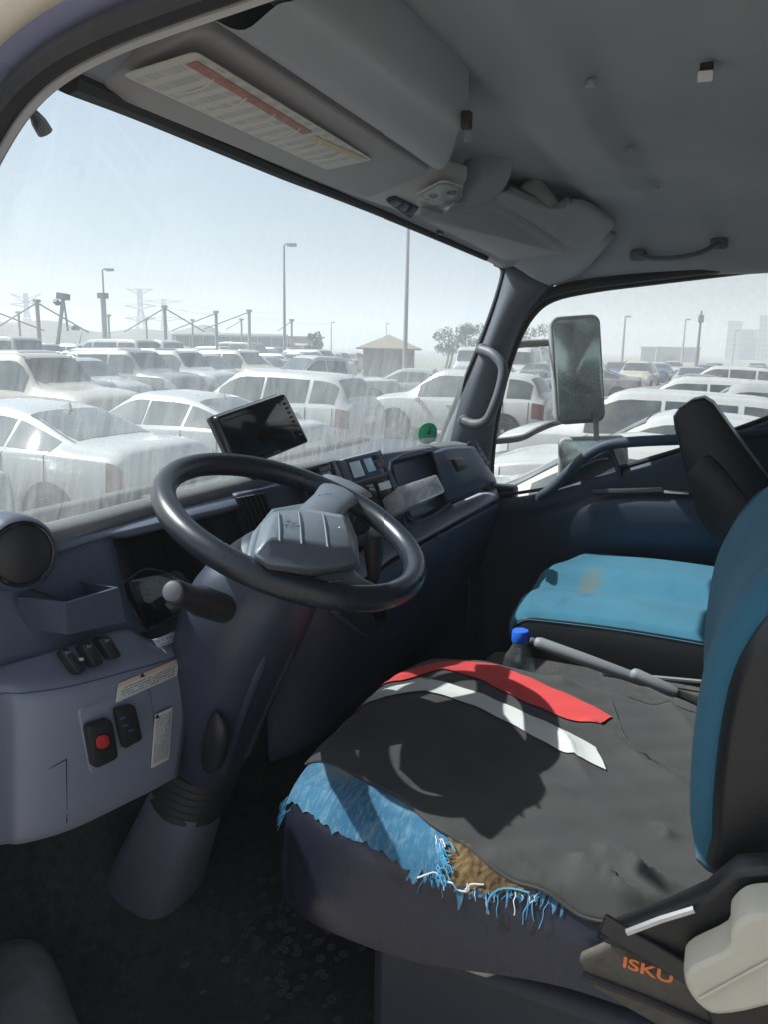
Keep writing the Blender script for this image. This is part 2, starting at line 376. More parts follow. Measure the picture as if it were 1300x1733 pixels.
def printmat(name, base, ink, rows=14, words=18, head=None, headfrac=.22, margin=.06, amt=.75):
    """small print too fine to read: rows of broken dark marks on the sticker's own surface"""
    m = pbr(name, base, .55); t = m.node_tree; b = t.nodes['Principled BSDF']; tc = nd(t, 'ShaderNodeTexCoord')
    s = nd(t, 'ShaderNodeSeparateXYZ'); t.links.new(tc.outputs['UV'], s.inputs[0])
    ry = nd(t, 'ShaderNodeMath', operation='MULTIPLY'); ry.inputs[1].default_value = rows; t.links.new(s.outputs[1], ry.inputs[0])
    fr = nd(t, 'ShaderNodeMath', operation='FRACT'); t.links.new(ry.outputs[0], fr.inputs[0])
    fl = nd(t, 'ShaderNodeMath', operation='FLOOR'); t.links.new(ry.outputs[0], fl.inputs[0])
    ln = nd(t, 'ShaderNodeMath', operation='LESS_THAN'); ln.inputs[1].default_value = .55; t.links.new(fr.outputs[0], ln.inputs[0])
    cb = nd(t, 'ShaderNodeCombineXYZ'); mw = nd(t, 'ShaderNodeMath', operation='MULTIPLY'); mw.inputs[1].default_value = words; t.links.new(s.outputs[0], mw.inputs[0])
    t.links.new(mw.outputs[0], cb.inputs[0]); f3 = nd(t, 'ShaderNodeMath', operation='MULTIPLY'); f3.inputs[1].default_value = 7.3; t.links.new(fl.outputs[0], f3.inputs[0]); t.links.new(f3.outputs[0], cb.inputs[1])
    nz = nd(t, 'ShaderNodeTexNoise', i_Scale=1.6, i_Detail=2.0); t.links.new(cb.outputs[0], nz.inputs['Vector'])
    gt = nd(t, 'ShaderNodeMath', operation='GREATER_THAN'); gt.inputs[1].default_value = .44; t.links.new(nz.outputs[0], gt.inputs[0])
    a = nd(t, 'ShaderNodeMath', operation='MULTIPLY'); t.links.new(ln.outputs[0], a.inputs[0]); t.links.new(gt.outputs[0], a.inputs[1])
    def band(sock, lo, hi):
        g1 = nd(t, 'ShaderNodeMath', operation='GREATER_THAN'); g1.inputs[1].default_value = lo; t.links.new(sock, g1.inputs[0])
        g2 = nd(t, 'ShaderNodeMath', operation='LESS_THAN'); g2.inputs[1].default_value = hi; t.links.new(sock, g2.inputs[0])
        mm = nd(t, 'ShaderNodeMath', operation='MULTIPLY'); t.links.new(g1.outputs[0], mm.inputs[0]); t.links.new(g2.outputs[0], mm.inputs[1]); return mm.outputs[0]
    for sk, lo, hi in ((s.outputs[0], margin, 1-margin), (s.outputs[1], margin, 1-margin-(headfrac if head else 0))):
        q = nd(t, 'ShaderNodeMath', operation='MULTIPLY'); t.links.new(a.outputs[0], q.inputs[0]); t.links.new(band(sk, lo, hi), q.inputs[1]); a = q
    q = nd(t, 'ShaderNodeMath', operation='MULTIPLY'); q.inputs[1].default_value = amt; t.links.new(a.outputs[0], q.inputs[0])
    mx = nd(t, 'ShaderNodeMix', data_type='RGBA'); mx.inputs[6].default_value = (*base, 1); mx.inputs[7].default_value = (*ink, 1); t.links.new(q.outputs[0], mx.inputs[0]); c = mx.outputs[2]
    if head:
        mh = nd(t, 'ShaderNodeMix', data_type='RGBA'); mh.inputs[7].default_value = (*head, 1); t.links.new(c, mh.inputs[6])
        t.links.new(band(s.outputs[1], 1-headfrac, 2), mh.inputs[0]); c = mh.outputs[2]
    t.links.new(c, b.inputs['Base Color'])
printmat('print_warning', (.62, .62, .58), (.10, .10, .12), 7, 30, head=(.62, .46, .34), headfrac=.24)
printmat('print_tall', (.62, .62, .60), (.10, .10, .12), 26, 8)
printmat('print_small', (.55, .58, .66), (.16, .18, .30), 2, 12, margin=.1)
printmat('print_visor', (.60, .59, .54), (.33, .34, .33), 16, 30, margin=.03, amt=.55)
def screen(name, col, k):
    m = pbr(name, col, .25); m.node_tree.nodes['Principled BSDF'].inputs['Emission Color'].default_value = (*col, 1)
    m.node_tree.nodes['Principled BSDF'].inputs['Emission Strength'].default_value = k
screen('lcd_pale', (.36, .46, .50), .10)
screen('lcd_blue', (.16, .36, .55), .15)
screen('led_orange', (.80, .18, .10), .15)
def carpaint(name, col, rough=.3): pbr(name, col, rough, spec=.5, coat=.7, dust=.5, var=.08, vscale=2)
carpaint('car_white', (.42, .43, .43)); carpaint('car_silver', (.28, .29, .30)); carpaint('car_beige', (.44, .40, .33))
carpaint('car_grey', (.16, .165, .175)); carpaint('car_dark', (.05, .052, .06)); carpaint('car_blue', (.06, .09, .18))
# ================================================================== CAB SHELL
cab = thing('truck_cab', 'grey lined truck cab shell with roof lining, pillars, windshield and floor', 'truck cab', (1.4, 0, 1.0))
TOPPX = [(-60, 80, .57), (20, 113, .60), (105, 146, .64), (215, 190, .68), (325, 237, .72), (475, 300, .75), (550, 329, .755), (650, 369, .742), (750, 411, .70), (820, 441, .645), (842, 452, .625), (885, 472, .575)]
wtop = [P(u, v, y=y) for u, v, y in TOPPX]
BASEX = [(.56, .855), (.64, .868), (.76, .874), (.90, .876), (1.08, .874), (1.36, .866), (1.55, .852), (1.75, .815), (1.93, .775), (2.08, .752), (2.15, .735), (2.25, .69)]
wbase = [V((x, y, 1.78)) for x, y in BASEX]
def wrow(t, bulge=.02):
    return [a.lerp(b, t)+V((0, 1, .4))*bulge*math.sin(math.pi*t) for a, b in zip(wtop, wbase)]
mb = MB().sheet([wrow(t) for t in (0, .25, .5, .75, 1)], 4, 3)
mk('windshield', mb, 'windshield_glass', cab)
# black seal round the pane
seal = spline(wtop[2:-2], 4)
mb = MB().tube([p+V((0, -.006, .005)) for p in seal], [.0135-.006*i/(len(seal)-1) for i in range(len(seal))], 8)
re_ = [P(*q, x=xx) for q, xx in (((838, 446), 2.195), ((849, 452), 2.195), ((851, 468), 2.195), ((836, 520), 2.19), ((806, 600), 2.18), ((772, 680), 2.17), ((743, 752), 2.155))]
mb.tube(spline(re_, 4), .0075, 8)
mk('windshield_seal', mb, 'rubber', cab)
# left end of the opening and the left pillar, just outside the frame
lpp = [P(-40, 250, x=.545), P(-62, 420, x=.55), P(-75, 640, x=.555), P(-80, 930, x=.56)]
mk('pillar', MB().sheet([[q+V((.02, .03, 0)), q, q+V((-.02, .02, 0)), q+V((-.03, .06, 0))] for q in (V(p) for p in lpp)], 4, 3), 'pillar_trim', cab, smooth=70)

# roof lining: one pressed sheet with cross ribs
def zside(x):
    d = .0
    if x > 1.93: d = .148*((x-1.93)/.27)**2
    if x < .74: d = .085*((.74-x)/.17)**2
    return 2.425-d
def yfront(x): return interp(x, [(p.x, p.y) for p in wtop])
def zfront(x): return interp(x, [(p.x, p.z) for p in wtop])+.006
rows = []
for i in range(57):
    t = i/56; row = []
    for j in range(49):
        x = .575+1.63*j/48; yf = yfront(x)+.010; y = lerp(yf, -.75, t); d = yf-y
        z = lerp(zfront(x), zside(x), sstep(0, .26, d)*.9+.1*min(1, d/.1))
        z = min(z, zside(x)+.02)
        edge = sstep(2.12, 1.9, x)*sstep(.62, .8, x)
        z -= .026*edge*(sstep(.40, .34, y)*sstep(.215, .245, y))
        z -= .022*edge*(sstep(.10, .06, y)*sstep(-.10, -.04, y))
        if y < -.55: z -= .5*(-.55-y)**2*4
        row.append(V((x, y, z)))
    rows.append(row)
mk('roof_lining', MB().grid(rows), 'headliner', cab, smooth=60, solid=.035)
# outer roof skin and rear/side body that close the cab
mb = MB().box((1.39, -.06, 2.52), (1.66, 1.30, .03))
mk('roof_skin', mb, 'paint_cream', cab, bevel=.01)
mb = MB()
mb.box((1.39, -.78, 1.40), (1.72, .05, .84)); mb.box((1.39, -.78, 2.33), (1.72, .05, .30))
mb.box((.62, -.78, 2.0), (.18, .05, .36)); mb.box((2.16, -.78, 2.0), (.18, .05, .36))
mk('rear_wall', mb, 'dash_dark', cab)
mb = MB().box((1.39, -.785, 2.0), (1.36, .006, .36)); mk('rear_window', mb, 'side_glass', cab)
for x in (2.25, .555): mk('side_panel', MB().box((x, -.60, 1.65), (.04, .34, 1.35)), 'dash_dark', cab)
# floor, toe board, firewall
mb = MB().sheet([[V((x, y, z)) for x in (.54, .8, 1.2, 1.7, 2.26)] for y, z in ((-.78, 1.03), (-.2, 1.03), (.5, 1.03), (.86, 1.035), (1.0, 1.12), (1.06, 1.30), (1.07, 1.55), (1.05, 1.76))], 3, 2)
mk('floor_mat', mb, 'mat', cab, smooth=60, solid=.03, soff=-1)
mb = MB()
for k in range(110):                                     # moulded ring pattern and grit of the rubber mat, near the seat
    x = random.gauss(1.0, .09); y = random.gauss(.60, .08)
    r = random.uniform(.004, .008); mb.lathe((x, y, 1.0455), (0, 0, 1), [(r, 0), (r*1.05, .0016), (r*.72, .0022), (r*.6, .0008)], 8)
o = mk('mat_studs', mb, 'mat_ring', cab); o['kind'] = 'stuff'
mb = MB().box((.525, .95, 1.40), (.05, .34, .76)); mk('hinge_pillar', mb, 'dash_dark', cab, bevel=.01)
mb = MB().box((2.265, .84, 1.335), (.05, .56, .63)); mk('kick_panel', mb, 'dash_dark', cab, bevel=.01)
mb = MB().box((.55, .1, .98), (.12, 1.75, .10)); mk('door_sill', mb, 'sill_grey', cab, bevel=.012)
# engine tunnel between the seats with its flat lid
mb = MB().loft([[V((x, y, z)) for x, z in ((1.28, 1.03), (1.31, 1.36), (1.35, 1.395), (1.60, 1.395), (1.64, 1.36), (1.68, 1.03))] for y in (-.74, .30, .42)]+[[V((x, .50, z)) for x, z in ((1.30, 1.03), (1.33, 1.28), (1.37, 1.31), (1.58, 1.31), (1.62, 1.28), (1.66, 1.03))]])
mk('engine_tunnel', mb, 'carpet', cab, bevel=.01)

# right-hand front pillar
LP = [(855, 446, 2.195), (836, 520, 2.188), (808, 598, 2.178), (775, 682, 2.165), (746, 752, 2.15), (735, 800, 2.15)]
RP = [(938, 484, 2.205), (888, 540, 2.205), (858, 618, 2.205), (842, 700, 2.205), (832, 775, 2.205), (832, 830, 2.205)]
rowsA = []
for (u, v, x), (u2, v2, x2) in zip(LP, RP):
    a = P(u, v, x=x); b = P(u2, v2, x=x2); m1 = a.lerp(b, .35)+V((-.022, 0, 0)); m2 = a.lerp(b, .75)+V((-.02, 0, 0))
    rowsA.append([a, m1, m2, b])
mk('pillar', MB().sheet(rowsA, 4, 4), 'pillar_trim', cab, smooth=60, solid=.03, soff=-1)
# corner trim where the pillar meets the roof
c0 = [P(848, 443, x=2.19), P(872, 452, x=2.175), P(900, 470, x=2.17), P(930, 484, x=2.19)]
c1 = [P(852, 432, x=2.17), P(885, 436, x=2.155), P(930, 446, x=2.16), P(985, 462, x=2.18)]
c2 = [P(850, 385, x=2.08), P(900, 378, x=2.07), P(960, 382, x=2.08), P(1040, 402, x=2.10)]
mk('pillar_corner', MB().sheet([c0, c1, c2], 4, 4), 'headliner', cab, smooth=70, solid=.02, soff=-1)
# side header above the passenger window
hd = []
for y in (.60, .5, .3, .1, -.2, -.5, -.78):
    hd.append([V((2.165, y, 2.325)), V((2.185, y, 2.285)), V((2.205, y, 2.25+.0*y)), V((2.235, y, 2.222+(.5-y)*.045))])
mk('side_header', MB().sheet(hd, 2, 3), 'headliner', cab, smooth=60, solid=.02, soff=-1)
# rubber round the passenger window
SEALPX = [(826, 850), (824, 790), (831, 715), (846, 640), (868, 572), (894, 525), (930, 497), (1000, 481), (1100, 468), (1200, 456), (1360, 437)]
mb = MB().tube(spline([P(u, v, x=2.215) for u, v in SEALPX], 4), .014, 8, upv=(1, 0, 0))
mb.tube(spline([P(u+7, v+8, x=2.232) for u, v in SEALPX], 4), .011, 8, upv=(1, 0, 0))
mk('door_seal', mb, 'rubber', cab)
# near door opening: lining edge, rubber, painted channel and cream outer skin
NP = [(-95, 470), (-40, 318), (0, 236), (45, 172), (105, 122), (190, 78), (290, 40), (400, 2), (520, -40), (680, -95)]
npath = spline([P(u, v, x=.56) for u, v in NP], 4)
def frame_off(dn, dx, lst):
    out = []
    for i, p in enumerate(lst):
        t = (lst[min(i+1, len(lst)-1)]-lst[max(i-1, 0)]).normalized(); nn = V((0, -t.z, t.y))
        if nn.z < 0: nn = -nn
        out.append(p+nn*dn+V((dx, 0, 0)))
    return out
mk('lining_edge', MB().tube(frame_off(.001, .008, npath), .0055, 6), 'header_plastic', cab)
mk('door_seal', MB().tube(frame_off(.010, -.004, npath), .0125, 8), 'rubber', cab)
mk('door_channel', MB().grid([frame_off(.014, .02, npath), frame_off(.024, -.004, npath), frame_off(.034, -.022, npath)]), 'paint_blue', cab, solid=.004)
mk('outer_skin', MB().grid([frame_off(.033, -.020, npath), frame_off(.042, -.030, npath), frame_off(.066, -.036, npath), frame_off(.072, -.030, npath), frame_off(.078, -.036, npath), frame_off(.15, -.03, npath), frame_off(.26, .03, npath)]), 'paint_cream', cab, smooth=60, solid=.004)
# short mirror stay outside, seen through the top corner of the windshield
ms = thing('mirror_stay', 'short black rod end outside the top left corner of windshield', 'rod', P(55, 185, y=.74))
a, b = P(48, 178, y=.74), P(77, 226, y=.74)
mk('rod', MB().tube([a, a.lerp(b, .25), a.lerp(b, .6), b], [.004, .005, .0085, .009], 8), 'rubber', ms)

# the driver's door, swung open just left of the view
od = thing('driver_door', 'open driver door swung forward beside the cab', 'door', (.50, .82, 1.0))
dd = V((-.985, .17, 0)); dnm = V((.17, .985, 0))
def dp(a, z, o=0.): return V((.47, .83, z))+dd*a+dnm*o
mk('door_panel', MB().loft([[dp(a, z, o) for a, z in ((0, 1.02), (.98, 1.02), (.98, 1.75), (0, 1.62))] for o in (0, .09)]), 'door_trim', od, bevel=.015)
mk('outer_skin', MB().loft([[dp(a, z, o) for a, z in ((0, .98), (1.0, .98), (1.0, 1.74), (0, 1.61))] for o in (.092, .11)]), 'paint_cream', od, bevel=.01)
mk('window_frame', MB().tube(spline([dp(.02, 1.62, .05), dp(.05, 1.9, .05), dp(.18, 2.2, .05), dp(.4, 2.25, .05), dp(.8, 2.25, .05), dp(.97, 2.18, .05), dp(.97, 1.75, .05)], 4), .022, 8), 'rubber', od)
mk('window_pane', MB().grid([[dp(.04, 1.62, .05), dp(.96, 1.74, .05)], [dp(.06, 1.9, .05), dp(.96, 2.0, .05)], [dp(.2, 2.22, .05), dp(.95, 2.22, .05)]]), 'side_glass', od)

# ================================================================== THINGS ON THE ROOF
# driver's sun visor with its sticker
A, B, C_, D = P(152, 142, y=.655), P(345, 36, y=.50), P(733, 288, y=.50), P(612, 334, y=.675)
vis = thing('sun_visor', 'grey sun visor above the driver with a printed sticker', 'sun visor', (A+B+C_+D)/4)
mb = MB().plate([D, A, B, C_], th=.016, cr=.03, bev=.005, off=-.010)
mk('visor_panel', mb, 'visor_vinyl', vis, smooth=50)
def bil(q, s, t): return q[0]*(1-s)*(1-t)+q[1]*s*(1-t)+q[2]*s*t+q[3]*(1-s)*t
vn = ((C_-D).cross(A-D)).normalized()
if vn.z > 0: vn = -vn
def onvis(u, v):                                       # point on the lower face of the visor seen at u, v
    r = (P(u, v, d=1)-CAM); t = ((A+vn*.0075)-CAM).dot(vn)/r.dot(vn); return CAM+r*t
sq = [onvis(205, 126), onvis(331, 87), onvis(630, 270), onvis(552, 287)]
mk('sticker', MB().plate([sq[0], sq[1], sq[2], sq[3]], th=.0012, cr=.008, bev=.0004), 'print_visor', vis)
for u0, v0, u1, v1, mt in ((333, 101, 528, 222, 'visor_red'), (533, 228, 622, 268, 'visor_yellow')):
    p0, p1 = onvis(u0, v0), onvis(u1, v1); w = (sq[0]-sq[1]).normalized()*.014
    mk('print_band', MB().plate([p0+w, p0, p1, p1+w], th=.0006, cr=.002, bev=.0002, off=.0014), mt, vis)
for k in range(1, 7):                                  # creases of the bubbling sticker
    a = sq[0].lerp(sq[3], k/7+.02); b = sq[1].lerp(sq[2], k/7-.03); md = a.lerp(b, .5)+(sq[3]-sq[0]).normalized()*.012
    mk('crease', MB().tube(spline([a.lerp(b, .06)+vn*.001, md+vn*.002, a.lerp(b, .86)+vn*.001], 5), [.0005]+[.0016]*9+[.0005], 5, flat=.5), 'paper', vis)
for (u, v, y) in ((172, 132, .64), (478, 277, .668)):
    p = P(u, v, y=y); mk('hinge_clip', MB().plate([p+V((-.02, .008, .004)), p+V((.02, .008, .004)), p+V((.02, -.008, .0)), p+V((-.02, -.008, .0))], th=.010, cr=.006, bev=.002), 'black_plastic', vis)

# overhead roll behind the visor: a storage front pressed from lining board
rol = thing('overhead_compartment', 'rounded grey overhead compartment behind the driver sun visor', 'compartment', (1.0, .42, 2.36))
rr = []
for k in range(9):
    s = k/8
    f1 = P(lerp(352, 738, s), lerp(18, 282, s), y=.485); f0 = f1+V((0, .004, .05))
    e1 = P(lerp(500, 782, s), lerp(-4, 205, s), y=.365)
    mid = f1.lerp(e1, .45)+V((0, .0, -.020)); lo = f1.lerp(e1, .15)+V((0, .0, -.012)); up = f1.lerp(e1, .8)+V((0, 0, -.004))
    rr.append([f0, f1, lo, mid, up, e1, e1+V((0, -.006, .03)), e1+V((0, -.006, .07))])
cE = sum(rr[-1], V())/8
last = [p.lerp(cE, .25)+V((.012, 0, 0)) for p in rr[-1]]
endc = [p.lerp(cE, .98)+V((.013, 0, .0)) for p in rr[-1]]
mk('front_panel', MB().sheet(rr+[last, endc], 2, 4), 'headliner', rol, smooth=70)
p = P(783, 212, y=.36)
mk('clip', MB().plate([p+V((-.006, 0, .016)), p+V((.008, 0, .016)), p+V((.008, 0, -.006)), p+V((-.006, 0, -.006))], th=.012, cr=.003), 'black_plastic', rol)
p = P(791, 234, y=.36)
mk('clip', MB().plate([p+V((-.012, 0, .008)), p+V((.010, 0, .003)), p+V((.010, 0, -.003)), p+V((-.012, 0, -.008))], th=.006, cr=.002), 'clear_plastic', rol)

# map lamp console in the middle of the header
lam = thing('roof_lamp', 'grey roof lamp console with three buttons and clear lens', 'roof lamp', P(690, 320, y=.58))
base = [P(592, 327, y=.70), P(735, 285, y=.53), P(792, 300, y=.50), P(770, 345, y=.56), P(700, 362, y=.68)]
mb = MB(); low = [q+V((0, 0, -.002)) for q in base]; hi = [q+V((0, 0, .022)) for q in base]
ins = [q.lerp(sum(base, V())/5, .12)+V((0, 0, -.008)) for q in base]
mb.loft([hi, low, ins]); mk('console', mb, 'header_plastic', lam, bevel=.006, smooth=50)
bq = [P(653, 327, y=.655), P(668, 317, y=.635), P(712, 336, y=.635), P(695, 358, y=.655)]
bq = [q+V((0, 0, -.012)) for q in bq]
mk('button_bezel', MB().plate(bq, th=.005, cr=.006, bev=.002), 'dash_dark', lam)
for k in range(3):
    s0, s1 = .08+k*.3, .31+k*.3
    q = [bil([bq[0], bq[3], bq[2], bq[1]], s, t) for s, t in ((s0, .18), (s1, .18), (s1, .82), (s0, .82))]
    mk('button', MB().plate([q[0], q[3], q[2], q[1]], th=.004, cr=.004, bev=.002, off=.005), 'dash', lam)
lq = [q+V((0, 0, -.012)) for q in (P(700, 320, y=.59), P(750, 292, y=.515), P(788, 304, y=.49), P(752, 340, y=.555))]
mk('reflector', MB().plate(lq, th=.002, cr=.012, bev=.001, off=.0006), 'white_print', lam)
mk('lens', MB().plate(lq, th=.016, cr=.014, bev=.007, off=.003), 'clear_plastic', lam)
for s, t in ((.35, .35), (.7, .72)):
    c = bil(lq, s, t); mk('bulb_holder', MB().lathe(c, (0, 0, -1), [(.009, .001), (.008, .006), (.004, .008)], 12), 'dark_metal', lam)

# passenger's sun visor
pq = [P(703, 360, x=1.44), P(836, 347, x=1.69), P(958, 424, x=2.02), P(856, 438, x=2.10)]
pv = thing('sun_visor', 'plain grey sun visor folded up above the passenger seat', 'sun visor', sum(pq, V())/4)
mk('visor_panel', MB().plate([pq[3], pq[0], pq[1], pq[2]], th=.018, cr=.03, bev=.006, off=-.010), 'visor_vinyl', pv, smooth=50)
p = P(745, 394, x=1.62); mk('hinge_clip', MB().box(p, (.03, .008, .008)), 'black_plastic', pv, bevel=.002)

# passenger overhead tray with its open pocket
tr = thing('overhead_tray', 'grey overhead tray with open pocket above passenger visor', 'tray', P(900, 350, x=1.85))
la = [(833, 343, 1.69), (868, 366, 1.78), (908, 391, 1.89), (958, 420, 2.02), (1000, 420, 2.07)]
lb = [(836, 336, 1.68), (872, 352, 1.765), (915, 372, 1.87), (962, 394, 1.99), (1016, 411, 2.065)]
lc = [(840, 330, 1.675), (876, 342, 1.76), (925, 357, 1.87), (965, 366, 1.97), (1028, 398, 2.06)]
ld_ = [(857, 324, 1.70), (891, 341, 1.775), (940, 355, 1.88), (968, 340, 1.95), (1042, 380, 2.06)]
le = [(866, 316, 1.74), (905, 334, 1.82), (950, 346, 1.92), (985, 338, 1.98), (1042, 372, 2.08)]
mk('tray_front', MB().sheet([[P(u, v, x=x) for u, v, x in r] for r in (la, lb, lc, ld_, le)], 4, 4), 'visor_vinyl', tr, smooth=60, solid=.008)
ca = [(770, 356, 1.60), (774, 316, 1.60), (790, 270, 1.60), (830, 248, 1.62), (874, 240, 1.66)]
cb_ = [(800, 352, 1.60), (808, 326, 1.595), (824, 304, 1.595), (846, 290, 1.62), (868, 284, 1.66)]
cc = [(833, 345, 1.685), (838, 336, 1.67), (846, 328, 1.665), (855, 318, 1.67), (862, 305, 1.68)]
mk('tray_cheek', MB().sheet([[P(u, v, x=x) for u, v, x in r] for r in (ca, cb_, cc)], 4, 4), 'headliner', tr, smooth=60, solid=.01)
b0 = [P(u, v, x=x) for u, v, x in le]
mk('pocket', MB().sheet([b0, [q+V((-.005, .012, -.012)) for q in b0], [q+V((-.01, .05, -.012)) for q in b0], [q+V((-.01, .075, .015)) for q in b0], [q+V((-.01, .08, .07)) for q in b0]], 3, 4), 'headliner', tr, smooth=60, solid=.004)
pa = thing('paper_sheet', 'folded grey paper sticking out of the overhead tray pocket', 'paper', P(920, 325, x=1.86))
q = [P(882, 318, x=1.80), P(914, 298, x=1.86), P(950, 346, x=1.92), P(930, 352, x=1.86)]
mk('folded_sheet', MB().sheet([[q[0], q[0].lerp(q[1], .5)+V((0, .006, .004)), q[1]], [q[0].lerp(q[3], .5)+V((0, -.006, 0)), (q[0]+q[1]+q[2]+q[3])/4+V((0, -.01, 0)), q[1].lerp(q[2], .5)], [q[3], q[3].lerp(q[2], .5), q[2]]], 4, 4), 'visor_vinyl', pa, smooth=60, solid=.0015)

# roof handle above the passenger door
hp = [P(1080, 432, x=2.155), P(1100, 437, x=2.14), P(1140, 437, x=2.13), P(1180, 430, x=2.13), P(1207, 418, x=2.14), P(1217, 412, x=2.155)]
rh = thing('overhead_grab_bar', 'dark grab bar folded against the lining above passenger window', 'grab bar', hp[2])
mk('grip', MB().tube(spline(hp, 4), .0105, 8, flat=.6), 'pillar_trim', rh)
for q in (hp[0], hp[-1]): mk('end_cap', MB().box(q+V((.006, 0, .0)), (.03, .04, .026)), 'pillar_trim', rh, bevel=.007)
# little clip and the press studs of the lining
ck = P(1197, 112, z=2.402)
cl = thing('roof_clip', 'small black and white clip fixed to the grey roof lining', 'clip', ck)
mk('clip_base', MB().box(ck+V((.0, 0, -.006)), (.020, .016, .016)), 'black_plastic', cl, bevel=.002)
mk('clip_tab', MB().plate([ck+V((-.016, .009, -.010)), ck+V((-.016, -.009, -.010)), ck+V((-.012, -.009, -.022)), ck+V((-.012, .009, -.022))], th=.003, cr=.002, bev=.0006), 'white_print', cl)
for u, v in ((1000, 146), (1068, 259), (1110, 320)):
    p = P(u, v, z=2.408); mk('stud', MB().lathe(p, (0, 0, -1), [(.008, -.006), (.008, .001), (.006, .0025), (.002, .003)], 12), 'headliner', cab)

# grab handle on the pillar
GR_ = .0142
g = [P(815, 592, x=2.16), P(835, 600, x=2.135), P(852, 622, x=2.12), P(848, 655, x=2.115), P(836, 690, x=2.115), P(824, 712, x=2.12), P(805, 718, x=2.135), P(785, 712, x=2.15)]
gh = thing('grab_handle', 'grey bow grab handle screwed to the right windshield pillar', 'handle', g[3])
mk('grip', MB().tube(spline(g, 4), [GR_]*29, 10), 'handle_plastic', gh)
for q in (g[0], g[-1]):
    mk('foot', MB().lathe(q+V((.01, 0, 0)), (-1, -.25, 0), [(.017, -.02), (.0175, .008), (.014, .014), (.002, .015)], 14), 'handle_plastic', gh)
    mk('screw', MB().lathe(q+V((-.004, -.001, 0)), (-1, -.25, 0), [(.0065, 0), (.0065, .003), (.003, .0015)], 10), 'black_plastic', gh)
# ================================================================== PASSENGER DOOR
dr = thing('passenger_door', 'dark blue grey passenger door trim under the side window', 'door', (2.22, .2, 1.1))
U_ = [815, 860, 905, 945, 1000, 1060, 1150, 1230, 1340]
T_ = [846, 843, 836, 826, 808, 792, 764, 735, 695]
X_ = [2.205]*9
r0 = [P(u, v, x=2.225) for u, v in zip(U_, T_)]
r1 = [P(u, v+4, x=2.19) for u, v in zip(U_, T_)]
r2 = [P(u, v+22, x=2.185) for u, v in zip(U_, T_)]
r3 = [P(u, v, x=x) for u, v, x in zip(U_, [890, 880, 872, 862, 846, 834, 832, 830, 828], [2.20, 2.20, 2.20, 2.195, 2.185, 2.185, 2.185, 2.19, 2.19])]
r4 = [P(u, v, x=x) for u, v, x in zip(U_, [930, 915, 900, 880, 856, 848, 848, 850, 850], [2.21, 2.21, 2.205, 2.19, 2.168, 2.16, 2.16, 2.16, 2.16])]
r5 = [P(u, v, x=x) for u, v, x in zip(U_, [965, 945, 930, 915, 895, 890, 893, 896, 898], [2.215, 2.215, 2.21, 2.20, 2.175, 2.163, 2.16, 2.16, 2.16])]
r6 = [P(u, v, x=x) for u, v, x in zip(U_, [1010, 985, 965, 950, 925, 918, 920, 924, 926], [2.22, 2.22, 2.215, 2.21, 2.19, 2.18, 2.18, 2.18, 2.18])]
r7 = [P(u, v, x=2.22) for u, v in zip(U_, [1080, 1060, 1040, 1020, 1000, 985, 980, 980, 980])]
r8 = [P(u, v, x=2.23) for u, v in zip(U_, [1330]*9)]
mk('door_trim', MB().sheet([r0, r1, r2, r3, r4, r5, r6, r7, r8], 3, 4), 'door_trim', dr, smooth=50, solid=.02, soff=-1)
# bow over the handle recess
lp = [P(u, v, x=x) for u, v, x in ((912, 842, 2.19), (938, 824, 2.18), (965, 796, 2.17), (995, 770, 2.165), (1030, 753, 2.165), (1085, 747, 2.165), (1150, 744, 2.17), (1240, 738, 2.18), (1350, 724, 2.19))]
mk('door_bow', MB().tube(spline(lp, 4), [.010]+[.0125]*26+[.011]*6, 10, flat=1.15), 'door_trim', dr)
rc = [[P(u, v, x=2.212) for u, v in ((930, 832), (975, 790), (1030, 760), (1040, 757))], [P(u, v, x=2.222) for u, v in ((940, 835), (985, 812), (1030, 785), (1042, 780))], [P(u, v, x=2.205) for u, v in ((945, 842), (990, 832), (1036, 812), (1050, 806))]]
mk('handle_recess', MB().sheet(rc, 3, 3), 'dash_dark', dr, smooth=60, solid=.004)
mk('inner_handle', MB().tube(spline([P(972, 803, x=2.19), P(990, 790, x=2.185), P(1015, 780, x=2.185), P(1030, 778, x=2.19)], 4), .0085, 8, flat=.6), 'black_plastic', dr)
mk('strut', MB().bar(P(1034, 757, x=2.19), P(1052, 808, x=2.19), .014, .026, up=(1, 0, 0)), 'door_trim', dr, bevel=.004)
mk('belt_strip', MB().tube([P(u, v, x=2.205) for u, v in ((1050, 792), (1150, 762), (1230, 733), (1340, 693))], .007, 8), 'rubber', dr)
mk('belt_strip', MB().tube([P(u, v, x=2.212) for u, v in ((826, 838), (880, 834), (925, 827))], .005, 8), 'rubber', dr)
mk('pocket_slot', MB().plate([P(1003, 829, x=2.17), P(1122, 826, x=2.17), P(1124, 834, x=2.165), P(1006, 837, x=2.165)], th=.010, cr=.003, bev=.001), 'black_plastic', dr)
mk('bright_strip', MB().plate([P(1124, 830, x=2.17), P(1166, 833, x=2.17), P(1166, 837, x=2.168), P(1124, 835, x=2.168)], th=.010, cr=.001, bev=.0005), 'metal', dr)
mk('door_split', MB().bar(P(904, 838, x=2.182), P(899, 865, x=2.18), .002, .004), 'rubber', dr)
# window pane, leaning in toward the roof
gp = [[P(u, v, x=2.226) for u, v in ((885, 470), (930, 455), (1000, 450), (1150, 440), (1380, 425))], [P(u, v, x=2.24) for u, v in ((850, 640), (900, 640), (1000, 640), (1150, 640), (1380, 640))], [P(u, v, x=2.243) for u, v in ((826, 860), (900, 860), (1000, 845), (1150, 820), (1380, 760))]]
mk('window_pane', MB().sheet(gp, 4, 3), 'side_glass', dr)

